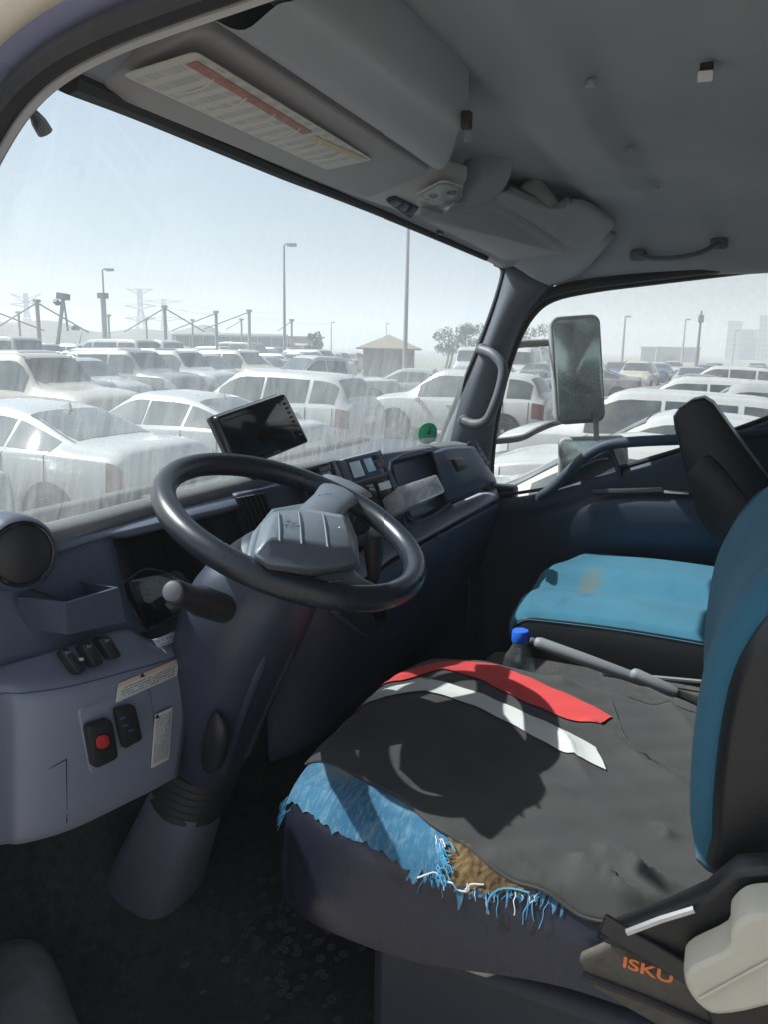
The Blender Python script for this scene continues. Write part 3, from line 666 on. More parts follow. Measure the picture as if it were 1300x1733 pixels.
# ------------------------------------------------------------------ outside mirror
mr = thing('wing_mirror', 'tall dusty wing mirror outside the passenger window', 'mirror', P(978, 620, x=2.50))
def mq(u, v, k): return P(u, v, x=2.50+.035*(u-978)/45*k)
mqd = [mq(932, 537, 1), mq(1016, 531, 1), mq(1026, 714, 1), mq(944, 720, 1)]
mk('housing', MB().plate(mqd, th=.035, cr=.028, bev=.010, off=-.045), 'pole_grey', mr, smooth=50)
mk('rim', MB().plate(mqd, th=.012, cr=.028, bev=.004, off=-.012), 'pillar_trim', mr, smooth=50)
cM = sum(mqd, V())/4
mk('mirror_face', MB().plate([q.lerp(cM, .075) for q in mqd], th=.002, cr=.022, bev=.0008, off=.0004), 'mirror_glass', mr)
mk('arm', MB().tube(spline([P(846, 590, x=2.33), P(880, 583, x=2.42), P(935, 580, x=2.53)], 4), .0115, 8), 'pole_dark', mr)
mk('arm', MB().tube(spline([P(825, 748, x=2.33), P(880, 742, x=2.42), P(910, 728, x=2.47), P(940, 716, x=2.54), P(1000, 700, x=2.54)], 4), .0105, 8), 'pole_dark', mr)
mk('lower_stem', MB().tube([P(1009, 700, x=2.51), P(1010, 745, x=2.51)], .0085, 8), 'pole_dark', mr)
lm = [mq(946, 742, .5), mq(1062, 738, .5), mq(1068, 815, .5), mq(944, 822, .5)]
mk('lower_housing', MB().plate(lm, th=.03, cr=.022, bev=.008, off=-.036), 'pole_grey', mr, smooth=50)
cM = sum(lm, V())/4
mk('lower_face', MB().plate([q.lerp(cM, .10) for q in lm], th=.002, cr=.018, bev=.0008, off=-.005), 'mirror_glass', mr)

# ================================================================== DASHBOARD
db = thing('dashboard', 'long blue grey truck dashboard with vents, trays, switches and glove box', 'dashboard', (1.4, .8, 1.1))
LIP = [(-60, 927, 1.80), (20, 909, 1.80), (100, 890, 1.80), (160, 875, 1.80), (254, 850, 1.80), (377, 820, 1.80), (470, 797, 1.80), (530, 786, 1.80), (580, 777, 1.80), (650, 769, 1.798), (700, 762, 1.79), (760, 753, 1.785), (795, 752, 1.782)]
lip = [P(u, v, z=z) for u, v, z in LIP]
def base_y(x): return interp(x, BASEX)+.012
back = [V((p.x, max(base_y(p.x), p.y+.03), 1.782)) for p in lip]
mk('dash_core', MB().box((1.66, .90, 1.53), (1.10, .16, .48)), 'dash_dark', db)
mid = [a.lerp(b, .5)+V((0, 0, .006)) for a, b in zip(back, lip)]
near = [b+V((0, .02, .003)) for b in lip]
roll = [p+V((0, -.010, -.008)) for p in lip]
roll2 = [p+V((0, -.010, -.020)) for p in lip]
mk('top_pad', MB().sheet([back, mid, near, lip, roll, roll2], 3, 4), 'dash_top', db, smooth=60)
# driver side upper face
c_lip = [p+V((0, -.0095, -.018)) for p in lip[:7]]
f1 = [P(u, v, y=y) for u, v, y in ((-60, 985, .85), (20, 960, .83), (100, 935, .815), (186, 906, .80), (254, 889, .79), (377, 862, .785), (452, 842, .78))]
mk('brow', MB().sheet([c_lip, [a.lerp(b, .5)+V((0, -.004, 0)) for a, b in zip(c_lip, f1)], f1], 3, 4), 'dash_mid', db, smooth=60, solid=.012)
lf = [[P(-60, 985, y=.85), P(20, 960, y=.83), P(100, 935, y=.815), P(188, 905, y=.80)],
      [P(-60, 1040, y=.845), P(20, 1010, y=.825), P(110, 985, y=.805), P(206, 975, y=.795)],
      [P(-60, 1090, y=.84), P(20, 1065, y=.82), P(110, 1045, y=.80), P(222, 1030, y=.79)],
      [P(-60, 1145, y=.84), P(20, 1122, y=.82), P(120, 1096, y=.80), P(250, 1068, y=.785)]]
mk('face', MB().sheet(lf, 4, 4), 'dash', db, smooth=60, solid=.012)
# recess of the instrument cluster
oq = [P(186, 906, y=.80), P(452, 842, y=.78), P(440, 1000, y=.76), P(330, 1032, y=.775), P(250, 1068, y=.785)]
iq = [P(215, 912, y=.95), P(440, 872, y=.93), P(432, 960, y=.92), P(330, 1000, y=.90), P(262, 1030, y=.89)]
mb = MB().grid([oq+[oq[0]], [a.lerp(b, .15) for a, b in zip(oq+[oq[0]], iq+[iq[0]])], iq+[iq[0]]]); mb.add(iq, [tuple(range(5))])
mb.recalc = False
mk('cluster_recess', mb, 'dash_dark', db, smooth=30)
gq = [P(206, 985, y=.80), P(300, 965, y=.83), P(345, 1010, y=.80), P(250, 1064, y=.785)]
gp_ = mk('gauge_panel', MB().plate(gq, th=.004, cr=.02, bev=.001, off=-.008), 'gloss_black', db)
gc = bil(gq, .45, .55); gx = (gq[1]-gq[0]).normalized(); gn = ((gq[3]-gq[0]).cross(gq[1]-gq[0])).normalized(); gy = gn.cross(gx)
for k in range(15):
    an = math.radians(-30+k*17); d = gx*math.cos(an)+gy*math.sin(an)
    mk('tick', MB().bar(gc+d*.026-gn*.0035, gc+d*.031-gn*.0035, .0014, .0008, up=gn), 'white_print', gp_)
for k in range(5):
    q = bil(gq, .5+.05*k, .86-.03*k); mk('digit', MB().bar(q-gy*.003-gn*.0035, q+gy*.003-gn*.0035, .0025, .0008, up=gn), 'white_print', gp_)
mk('cluster_lens', MB().plate([q+gn*.004 for q in gq], th=.002, cr=.02, bev=.0006), 'cluster_glass', db)
mk('cluster_trim', MB().tube(spline([gq[0]+gn*.004, gq[0].lerp(gq[1], .5)+gy*.01+gn*.006, gq[2]+gn*.004, gq[3]+gn*.004], 5), .0016, 6), 'dash', db)
# round demister vent by the door
vc = P(38, 938, y=.80); va = (CAM-vc); va = V((va.x*.35, va.y, va.z*.25)).normalized()
mk('vent_pod', MB().lathe(vc, va, [(.051, -.07), (.050, -.016), (.047, -.002), (.043, .002), (.0405, -.001), (.039, -.006), (.001, -.008)], 36), 'dash', db, smooth=45)
vd = mk('vent_disc', MB().lathe(vc, va, [(.0375, -.012), (.0375, .001), (.035, .003), (.001, .004)], 32), 'black_plastic', db, smooth=45)
mk('vent_ring', MB().lathe(vc, va, [(.0402, -.006), (.0402, .003), (.039, .0042), (.0376, .003), (.0376, -.006)], 32), 'gloss_black', vd)
# cup box
fq = [P(111, 1021, y=.735), P(201, 994, y=.735), P(212, 1052, y=.745), P(115, 1074, y=.75)]
bk = V((.0, .075, .0))
mb = MB()
w0 = (fq[1]-fq[0]).normalized()
def wall(a, b, c, d, th): mb.prism([a, b, c, d], th)
wall(fq[0], fq[1], fq[2], fq[3], V((0, .005, 0)))
wall(fq[0]+bk*.0667, fq[0]+bk+V((-.008, 0, 0)), fq[3]+bk+V((-.008, 0, 0)), fq[3]+bk*.0667, w0*.005)
wall(fq[1]+bk*.0667, fq[1]+bk, fq[2]+bk, fq[2]+bk*.0667, w0*-.005)
wall(fq[3]+V((0, .005, .004)), fq[2]+V((0, .005, .004)), fq[2]+bk+V((0, 0, .004)), fq[3]+bk+V((0, 0, .004)), V((0, 0, .004)))
mk('cup_box', mb, 'dash', db, bevel=.0025)
# lower driver panel, paler than dash for the light painted into it
L0 = [(-70, 1142, .86), (0, 1121, .835), (40, 1112, .82), (120, 1090, .80), (212, 1064, .785), (258, 1082, .78), (308, 1058, .775)]
L1 = [(-70, 1165, .855), (0, 1142, .82), (40, 1138, .80), (120, 1122, .78), (212, 1098, .765), (258, 1094, .76), (312, 1080, .758)]
L2 = [(-70, 1195, .85), (0, 1172, .80), (40, 1172, .775), (120, 1160, .752), (212, 1136, .74), (262, 1122, .737), (313, 1106, .737)]
L3 = [(-70, 1240, .855), (0, 1215, .80), (40, 1212, .77), (120, 1200, .747), (212, 1176, .735), (262, 1160, .733), (316, 1140, .733)]
L4 = [(-70, 1320, .86), (0, 1300, .805), (40, 1296, .775), (120, 1276, .752), (212, 1248, .74), (262, 1230, .738), (318, 1205, .737)]
L5 = [(-70, 1445, .87), (0, 1418, .815), (40, 1416, .785), (120, 1394, .762), (212, 1352, .75), (262, 1328, .747), (302, 1306, .746)]
L6 = [(-70, 1452, .89), (0, 1428, .84), (40, 1424, .81), (120, 1400, .79), (212, 1356, .78), (262, 1330, .775), (300, 1308, .775)]
LR = [[P(u, v, y=y) for u, v, y in row] for row in (L0, L1, L2, L3, L4, L5, L6)]
pn = mk('lower_panel', MB().sheet(LR, 4, 4), 'dash_light', db, smooth=50, solid=.02)
def lower_y(u, v):                                         # depth of the panel surface at u, v (same control net)
    rows = (L1, L2, L3, L4, L5); best = None
    vals = []
    for row in rows:
        vals.append((interp(u, [(a, b) for a, b, c in row]), interp(u, [(a, c) for a, b, c in row])))
    return interp(v, vals)
def lowq(pts, d=.004): return [P(u, v, y=lower_y(u, v)-d) for u, v in pts]
RWQ = []
# switches on the sloped shelf
for pts in (((97, 1100), (113, 1096), (148, 1135), (128, 1141)), ((131, 1090), (151, 1085), (175, 1124), (156, 1130)), ((160, 1080), (182, 1074), (204, 1111), (187, 1118))):
    q = lowq(pts, .013); s_ = mk('rocker_switch', MB().plate(q, th=.016, cr=.006, bev=.004, off=-.010), 'black_plastic', pn)
    c = bil(q, .55, .2); t = (q[1]-q[0]).normalized(); n_ = ((q[3]-q[0]).cross(q[1]-q[0])).normalized()
    for k in range(3): mk('symbol', MB().bar(c-t*(.004-.003*k)+n_*.0063, c-t*(.002-.003*k)+n_*.0063, .004-.001*k, .0004, up=n_), 'dash_light', s_)
q = lowq(((130, 1114), (140, 1112), (142, 1117), (132, 1119)), .0205); mk('indicator', MB().plate(q, th=.001, cr=.001, bev=.0003), 'white_print', pn)
# plate holding the red button and a blank
rq = lowq(((138, 1205), (222, 1180), (240, 1255), (160, 1302)), .004)
mk('switch_surround', MB().plate(lowq(((128, 1196), (252, 1160), (262, 1260), (150, 1312)), .0), th=.004, cr=.012, bev=.003, off=0), 'dash_light', pn, smooth=50)
s1 = mk('square_button', MB().plate(lowq(((139, 1225), (182, 1212), (193, 1278), (152, 1298)), .006), th=.012, cr=.008, bev=.004), 'black_plastic', pn)
q = lowq(((161, 1246), (182, 1241), (185, 1262), (164, 1268)), .0182); mk('red_dot', MB().plate(q, th=.0015, cr=.0078, bev=.0005, n=8), 'red_print', s1)
s2 = mk('square_button', MB().plate(lowq(((190, 1199), (223, 1190), (236, 1248), (205, 1266)), .006), th=.008, cr=.006, bev=.003), 'black_plastic', pn)
for k, (u, v) in enumerate(((207, 1215), (212, 1228), (222, 1236))):
    q = lowq(((u-5, v-2), (u+5, v-4), (u+6, v), (u-4, v+3)), .0142); mk('symbol', MB().plate(q, th=.0006, cr=.001, bev=.0002), 'dash', s2)
# stickers
for nm, pts, mt in (('warning_sticker', ((200, 1156), (303, 1113), (298, 1143), (195, 1189)), 'print_warning'), ('tall_sticker', ((262, 1209), (291, 1196), (285, 1284), (255, 1300)), 'print_tall'), ('small_sticker', ((258, 1083), (300, 1067), (307, 1080), (267, 1096)), 'print_small')):
    mk(nm, MB().plate(lowq(pts, .0045), th=.0012, cr=.002, bev=.0003), mt, pn)
for u, v in ((241, 1143), (266, 1213)):
    q = lowq(((u-4, v+3), (u, v-4), (u+.5, v-4), (u+5, v+2)), .007); mk('warning_mark', MB().add(q, [(0, 1, 2, 3)]), 'black_plastic', pn, solid=.0005)
# blanking cover lines low on the panel
for u0, v0, u1, v1 in ((73, 1305, 73, 1402), (112, 1285, 113, 1392), (73, 1305, 112, 1285)):
    a = P(u0, v0, y=lower_y(u0, v0)-.0018); b = P(u1, v1, y=lower_y(u1, v1)-.0018); mk('cover_joint', MB().tube([a, a.lerp(b, .5)+V((0, -.0004, 0)), b], .0007, 5), 'dash_dark', pn)

for way in (((-40, 1196), (0, 1174), (40, 1173), (120, 1161), (212, 1137), (262, 1123), (312, 1107)),):
    mk('panel_crease', MB().tube(spline([P(u, v, y=lower_y(u, v)-.0002) for u, v in way], 4), .0011, 5), 'dash', pn)
mk('face_joint', MB().tube(spline([P(20, 990, y=.822), P(60, 1000, y=.812), P(100, 1012, y=.80)], 4), .0009, 5), 'dash_dark', db)

# centre: side vent, upright cheek, vents
ch = [[P(395, 842, y=.80), P(430, 832, y=.775), P(470, 822, y=.76), P(505, 818, y=.75)],
      [P(400, 880, y=.82), P(440, 872, y=.775), P(480, 865, y=.75), P(520, 862, y=.735)],
      [P(420, 950, y=.83), P(455, 945, y=.775), P(500, 935, y=.74), P(545, 925, y=.72)],
      [P(430, 1010, y=.83), P(465, 1005, y=.77), P(520, 1000, y=.73), P(560, 995, y=.70)]]
mk('centre_cheek', MB().sheet(ch, 4, 4), 'dash', db, smooth=60, solid=.01)
for k in range(6):
    a = P(402+8*k, 842-1.5*k, y=.785-.004*k); b = P(424+8*k, 902-2.5*k, y=.775-.004*k)
    mk('slat', MB().bar(a, b, .004, .010, up=(0, 1, 0)), 'black_plastic', db)
uf = [[P(478, 800, y=.775), P(530, 788, y=.76), P(580, 776, y=.75), P(650, 768, y=.735), P(700, 762, y=.715), P(735, 757, y=.70)],
      [P(500, 840, y=.755), P(545, 838, y=.74), P(596, 836, y=.725), P(664, 806, y=.715), P(704, 800, y=.70), P(745, 795, y=.69)],
      [P(530, 880, y=.735), P(570, 878, y=.72), P(616, 876, y=.71), P(676, 850, y=.70), P(715, 842, y=.69), P(758, 838, y=.68)],
      [P(560, 930, y=.71), P(600, 925, y=.70), P(640, 915, y=.69), P(688, 886, y=.68), P(725, 872, y=.672), P(768, 858, y=.665)]]
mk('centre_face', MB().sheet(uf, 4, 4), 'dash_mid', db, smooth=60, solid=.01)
vq = [P(499, 798, y=.742), P(558, 781, y=.728), P(578, 838, y=.712), P(520, 858, y=.725)]
vf = mk('centre_vent', MB().plate(vq, th=.010, cr=.006, bev=.002, off=-.004), 'dash_dark', db)
mk('vent_hole', MB().plate([q.lerp(sum(vq, V())/4, .14) for q in vq], th=.002, cr=.004, bev=.0005, off=.0055), 'gloss_black', vf)
for k in range(4):
    s = .2+k*.2; a = bil(vq, .1, s); b = bil(vq, .9, s); n_ = ((vq[3]-vq[0]).cross(vq[1]-vq[0])).normalized()
    mk('slat', MB().bar(a+n_*.009, b+n_*.009, .002, .006, up=n_), 'black_plastic', vf)
mk('bright_strip', MB().plate([P(566, 779, y=.72), P(572, 777, y=.72), P(592, 822, y=.708), P(586, 824, y=.708)], th=.004, cr=.001, bev=.0005), 'metal', db)
# stack of two units
sq1 = [P(573, 778, y=.715), P(635, 763, y=.70), P(654, 801, y=.69), P(587, 820, y=.705)]
st = mk('heater_panel', MB().plate(sq1, th=.014, cr=.004, bev=.002, off=-.004), 'dash_light', db)
def onq(q, s0, t0, s1, t1): return [bil(q, s0, t0), bil(q, s1, t0), bil(q, s1, t1), bil(q, s0, t1)]
mk('panel_face', MB().plate(onq(sq1, .05, .06, .96, .94), th=.001, cr=.003, bev=.0004, off=.0101), 'dash', st)
mk('display', MB().plate(onq(sq1, .10, .18, .36, .80), th=.001, cr=.001, bev=.0003, off=.0112), 'lcd_pale', st)
mk('display', MB().plate(onq(sq1, .47, .18, .67, .72), th=.001, cr=.001, bev=.0003, off=.0112), 'lcd_blue', st)
mk('display_core', MB().plate(onq(sq1, .51, .28, .63, .62), th=.0008, cr=.001, bev=.0003, off=.0123), 'lcd_pale', st)
for i in range(3):
    for j in range(2):
        mk('key', MB().plate(onq(sq1, .74+j*.12, .10+i*.29, .84+j*.12, .32+i*.29), th=.003, cr=.002, bev=.001, off=.0112), ['black_plastic', 'grey_grip', 'dash_light'][(i+j) % 3], st)
sq2 = [P(588, 822, y=.704), P(656, 804, y=.689), P(683, 878, y=.672), P(618, 896, y=.688)]
s2_ = mk('audio_unit', MB().plate(sq2, th=.010, cr=.004, bev=.002, off=-.004), 'dash_dark', db)
mk('slot', MB().plate(onq(sq2, .06, .08, .50, .36), th=.001, cr=.002, bev=.0003, off=.0062), 'gloss_black', s2_)
mk('slot', MB().plate(onq(sq2, .06, .42, .50, .62), th=.001, cr=.002, bev=.0003, off=.0062), 'black_plastic', s2_)
mk('unit_face', MB().plate(onq(sq2, .54, .04, .97, .64), th=.002, cr=.002, bev=.0005, off=.0062), 'black_plastic', s2_)
mk('display', MB().plate(onq(sq2, .60, .10, .92, .26), th=.0008, cr=.001, bev=.0003, off=.0083), 'lcd_pale', s2_)
for k, mt in enumerate(('lamp_red', 'led_orange', 'led_orange', 'lamp_red')):
    mk('lamp', MB().plate(onq(sq2, .60+k*.085, .42, .66+k*.085, .54), th=.001, cr=.002, bev=.0003, off=.0083), mt, s2_)
mk('drawer', MB().plate(onq(sq2, .08, .70, .95, .96), th=.003, cr=.002, bev=.001, off=.0062), 'dash', s2_)
mk('stack_trim', MB().tube(spline([P(640, 762, y=.70), P(658, 800, y=.682), P(676, 850, y=.668), P(688, 890, y=.655)], 4), .0035, 6), 'dash', db)
# open tray, its lip, and the box inside
to = [P(662, 781, y=.690), P(733, 764, y=.672), P(752, 812, y=.662), P(768, 846, y=.652), P(702, 884, y=.660), P(678, 836, y=.675)]
ti = [P(672, 800, y=.80), P(733, 786, y=.79), P(748, 815, y=.79), P(757, 832, y=.79), P(704, 858, y=.80), P(686, 832, y=.80)]
mb = MB().grid([to+[to[0]], ti+[ti[0]]]); mb.add(ti, [tuple(range(6))]); mb.recalc = False
mk('open_tray', mb, 'dash_dark', db, smooth=20)
mk('tray_rim', MB().tube(spline(to, 3, closed=True)+[to[0]], .0032, 6), 'dash', db)
# glove box lid
gl_ = [[P(734, 765, y=.668), P(752, 758, y=.655), P(780, 755, y=.645), P(803, 757, y=.635), P(818, 772, y=.645)],
       [P(742, 790, y=.655), P(762, 782, y=.635), P(790, 778, y=.622), P(815, 778, y=.612), P(828, 792, y=.630)],
       [P(750, 825, y=.648), P(770, 818, y=.628), P(798, 808, y=.615), P(824, 800, y=.605), P(838, 806, y=.622)],
       [P(757, 853, y=.655), P(778, 846, y=.640), P(805, 832, y=.625), P(830, 818, y=.612), P(842, 818, y=.622)]]
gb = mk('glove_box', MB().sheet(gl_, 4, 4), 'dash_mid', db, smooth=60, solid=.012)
lq_ = [P(763, 777, y=.618), P(782, 772, y=.612), P(791, 792, y=.604), P(774, 799, y=.610)]
lt = mk('latch', MB().plate(lq_, th=.006, cr=.004, bev=.0015, off=-.001), 'black_plastic', gb)
mk('latch_flap', MB().plate(onq(lq_, .12, .10, .85, .62), th=.003, cr=.002, bev=.001, off=.0052), 'grey_grip', lt)
# corner vent by the pillar
cv = [P(790, 750, y=.66), P(801, 745, y=.65), P(826, 788, y=.62), P(812, 792, y=.62)]
cvp = mk('corner_vent', MB().plate(cv, th=.012, cr=.004, bev=.002), 'black_plastic', db)
for k in range(4): mk('slat', MB().bar(bil(cv, .1, .18+.2*k)-V((.012, .012, 0)), bil(cv, .9, .18+.2*k)-V((.012, .012, 0)), .005, .004), 'rubber', cvp)
# shelf edge and lower face
lg = [[P(600, 940, y=.69), P(650, 905, y=.685), P(688, 884, y=.675), P(768, 853, y=.662), P(812, 834, y=.645), P(838, 822, y=.635)],
      [P(600, 960, y=.655), P(655, 925, y=.65), P(696, 902, y=.635), P(772, 864, y=.622), P(818, 842, y=.612), P(842, 830, y=.605)],
      [P(600, 985, y=.625), P(660, 944, y=.62), P(700, 920, y=.606), P(775, 879, y=.598), P(822, 854, y=.592), P(846, 841, y=.592)],
      [P(600, 992, y=.628), P(660, 950, y=.624), P(700, 925, y=.612), P(775, 884, y=.604), P(822, 858, y=.598), P(846, 845, y=.600)]]
mk('shelf', MB().sheet(lg, 4, 4), 'shelf_lit', db, smooth=55, solid=.006)
ld = [[P(430, 1010, y=.74), P(540, 1005, y=.66), P(600, 985, y=.64), P(660, 952, y=.628), P(702, 927, y=.612), P(776, 886, y=.604), P(822, 860, y=.598), P(848, 848, y=.60)],
      [P(430, 1030, y=.73), P(540, 1025, y=.642), P(600, 1003, y=.622), P(660, 966, y=.608), P(704, 936, y=.594), P(777, 893, y=.588), P(822, 868, y=.584), P(847, 856, y=.590)],
      [P(440, 1100, y=.73), P(535, 1090, y=.65), P(605, 1065, y=.63), P(675, 1020, y=.618), P(715, 985, y=.606), P(782, 930, y=.597), P(824, 893, y=.592), P(846, 874, y=.600)],
      [P(450, 1190, y=.74), P(530, 1170, y=.67), P(612, 1120, y=.655), P(690, 1065, y=.648), P(730, 1030, y=.64), P(788, 965, y=.628), P(826, 915, y=.618), P(843, 892, y=.622)],
      [P(455, 1280, y=.76), P(525, 1255, y=.71), P(618, 1180, y=.70), P(700, 1110, y=.70), P(742, 1068, y=.69), P(795, 995, y=.672), P(828, 935, y=.655), P(842, 908, y=.65)],
      [P(460, 1290, y=.90), P(530, 1260, y=.88), P(630, 1185, y=.88), P(710, 1112, y=.88), P(750, 1070, y=.88), P(797, 1000, y=.86), P(828, 940, y=.80), P(842, 915, y=.76)]]
lo = mk('lower_face', MB().sheet(ld, 3, 4), 'dash', db, smooth=50, solid=.008)
for k in range(3): pass
pk = [P(556, 1035, y=.628), P(648, 996, y=.608), P(658, 1050, y=.606), P(612, 1078, y=.615)]
pkt = mk('outlet_panel', MB().plate(pk, th=.010, cr=.014, bev=.003, off=-.003), 'dash', lo)
mk('outlet_recess', MB().plate([q.lerp(sum(pk, V())/4, .13) for q in pk], th=.002, cr=.012, bev=.0006, off=.0062), 'dash_dark', pkt)
mk('outlet', MB().plate(onq(pk, .55, .45, .82, .72), th=.004, cr=.003, bev=.001, off=.0083), 'gloss_black', pkt)
mk('lower_slot', MB().plate([P(660, 995, y=.606), P(714, 968, y=.596), P(714, 988, y=.598), P(662, 1030, y=.606)], th=.006, cr=.004, bev=.001, off=-.001), 'gloss_black', lo)
mk('fascia_joint', MB().tube([P(738, 905, y=.586), P(741, 912, y=.586)], .0016, 5), 'rubber', lo)
mk('side_trim', MB().tube([P(795, 985, y=.62), P(796, 1060, y=.64), P(812, 1095, y=.66)], .004, 6), 'dash', lo)

# clear plastic tub lying in the tray
tq = [P(673, 826, y=.640), P(737, 805, y=.628), P(751, 833, y=.600), P(690, 859, y=.612)]
tb = thing('plastic_tub', 'small clear plastic tub lying in the open dashboard tray', 'plastic box', sum(tq, V())/4)
mk('tub', MB().plate(tq, th=.048, cr=.008, bev=.004, off=-.050), 'tub_plastic', tb)
mk('lid', MB().plate([q+(q-sum(tq, V())/4)*.04 for q in tq], th=.006, cr=.008, bev=.002, off=-.002), 'tub_plastic', tb)
mk('contents', MB().plate([q.lerp(sum(tq, V())/4, .12) for q in tq], th=.034, cr=.006, bev=.003, off=-.044), 'paper', tb)

# ------------------------------------------------------------------ monitor on the dashboard
mo = [P(366, 706, y=.800), P(482, 666, y=.775), P(523, 748, y=.760), P(408, 795, y=.785)]
mn = ((mo[3]-mo[0]).cross(mo[1]-mo[0])).normalized()
mt = thing('monitor', 'black rear view monitor standing tilted on the dashboard', 'monitor', sum(mo, V())/4+V((0, .03, -.1)))
mk('bezel', MB().plate(mo, th=.012, cr=.008, bev=.003, off=-.012), 'gloss_black', mt)
bk_ = [q-mn*.014 for q in mo]
mk('back_shell', MB().loft([[bk_[0], bk_[1], bk_[2], bk_[3]], [q-mn*.006 for q in bk_], [q.lerp(sum(bk_, V())/4, .12)-mn*.028 for q in bk_]]), 'black_plastic', mt, bevel=.004)
mk('screen', MB().plate(onq(mo, .06, .10, .83, .86), th=.001, cr=.003, bev=.0003, off=.0002), 'gloss_black', mt)
for k in range(9):
    mk('key_mark', MB().plate(onq(mo, .905, .06+.09*k, .945, .10+.09*k), th=.0008, cr=.0015, bev=.0002, off=.0002), 'dash_dark' if k < 6 else 'dash', mt)
mk('badge', MB().plate(onq(mo, .46, .925, .56, .95), th=.0006, cr=.001, bev=.0002, off=.0002), 'grey_grip', mt)
sb = bil(mo, .5, .8)-mn*.03
mk('stand', MB().tube([sb, sb+V((0, .02, -.05)), V((sb.x, sb.y+.03, 1.79))], [.012, .010, .022], 10), 'black_plastic', mt)

# ------------------------------------------------------------------ wires and round knob behind the wheel, dash lever
gs = thing('gear_lever', 'black gear lever with rounded knob beside the steering wheel', 'gear lever', P(625, 1000, y=.64))
mk('knob', MB().loft([[V(c)+V((math.cos(t)*a, math.sin(t)*a*.8, 0)) for t in [2*math.pi*k/14 for k in range(14)]] for c, a in [(tuple(P(632, v, y=.600)), r) for v, r in ((897, .005), (900, .014), (908, .020), (922, .0225), (940, .022), (960, .018), (980, .013))]]), 'black_plastic', gs, smooth=70)
mk('knob_cap', MB().lathe(P(633, 905, y=.590)+V((0, 0, .006)), (-.35, -.8, .65), [(.011, 0), (.011, .006), (.009, .0085), (.004, .007)], 14), 'grey_grip', gs)
mk('shaft', MB().tube([P(632, 970, y=.60), P(622, 1010, y=.64), P(615, 1040, y=.68)], [.011, .012, .016], 10), 'black_plastic', gs)
ig = thing('ignition_knob', 'round dark knob behind the right side of steering wheel', 'knob', P(606, 888, y=.70))
mk('knob_body', MB().lathe(P(606, 888, y=.70), (-.5, -.8, .3), [(.022, -.03), (.022, .008), (.018, .012), (.014, .008), (.003, .008)], 18), 'dash_dark', ig)
# ================================================================== STEERING WHEEL AND COLUMN
WC = V((.978, .574, 1.789)); TL = math.radians(22.0)
wa = V((1, 0, 0)); wb = V((0, math.cos(TL), math.sin(TL))); wn_ = V((0, -math.sin(TL), math.cos(TL)))
def WP(u, v, h=0.):                                    # photo direction cut with a plane h above the wheel plane
    r = P(u, v, d=1)-CAM; t = ((WC+wn_*h)-CAM).dot(wn_)/r.dot(wn_); return CAM+r*t
def wpt(r, an, h=0.): return WC+(wa*math.cos(an)+wb*math.sin(an))*r+wn_*h
sw = thing('steering_wheel', 'dark grey steering wheel with padded hub in front of driver seat', 'steering wheel', WC)
mb = MB(); rings = []
for k in range(72):
    an = 2*math.pi*k/72; d = wa*math.cos(an)+wb*math.sin(an); c = WC+d*.1935
    ring = []
    for j in range(16):
        b = 2*math.pi*j/16; rr_ = .0172 if not (math.pi*.9 < b < math.pi*2.1) else .0172+.0012*math.cos(12*an)*0
        ring.append(c+d*(rr_*math.cos(b))+wn_*(rr_*1.08*math.sin(b)))
    rings.append(ring)
rings.append(rings[0]); mb.grid(rings, closed=True)
mk('rim', mb, 'wheel_leather', sw, smooth=80)
# hub: shell below, padded block on top
base = [WP(u, v, .0) for u, v in ((405, 950), (418, 905), (452, 864), (520, 852), (588, 866), (608, 915), (614, 968), (580, 985), (520, 990), (445, 972))]
cB = sum(base, V())/len(base)
low_ = [q.lerp(cB, .25)-wn_*.05 for q in base]
def scl(poly, s, h): c = sum(poly, V())/len(poly); return [c+(q-c)*s+wn_*h for q in poly]
mk('hub_shell', MB().loft([scl(low_, .9, 0), scl(base, .93, -.012), scl(base, .93, .004), scl(base, .90, .010)]), 'hub_shell', sw, bevel=.006, smooth=60)
padb = [WP(u, v, .012) for u, v in ((428, 948), (438, 905), (462, 872), (522, 862), (584, 874), (600, 915), (606, 962), (575, 970), (525, 978), (455, 966))]
padm = [WP(u, v, .040) for u, v in ((427, 938), (440, 890), (462, 866), (520, 861), (582, 872), (598, 915), (604, 950), (575, 958), (525, 962), (450, 954))]
padt = [WP(u, v, .056) for u, v in ((448, 918), (452, 892), (464, 866), (520, 865), (580, 876), (591, 905), (596, 930), (565, 928), (520, 921), (470, 917))]
padc = [q.lerp(sum(padt, V())/10, .12)+wn_*.003 for q in padt]
mk('hub_pad', MB().loft([padb, padm, padt, padc]), 'hub_pad', sw, bevel=.0075, smooth=50)
for (u0, v0, u1, v1) in ((471, 868, 473, 916), (505, 866, 510, 921), (546, 870, 554, 926)):
    a, b = WP(u0, v0, .060), WP(u1, v1, .059); mk('seam', MB().tube([a, a.lerp(b, .33)+wn_*.0012, a.lerp(b, .66)+wn_*.0012, b], .0015, 6), 'hub_shell', sw)
# raised three-diamond emblem on the pad
ec = WP(491, 884, .0615); ex = (WP(520, 888, .0615)-WP(462, 880, .0615)).normalized(); ey = wn_.cross(ex)
for an in (90, 210, 330):
    d = ex*math.cos(math.radians(an))+ey*math.sin(math.radians(an)); s_ = wn_.cross(d)
    q = [ec+d*.001, ec+d*.008+s_*.0046, ec+d*.015, ec+d*.008-s_*.0046]
    mk('emblem_diamond', MB().tube(q+[q[0]], .0004, 5), 'pillar_trim', sw)
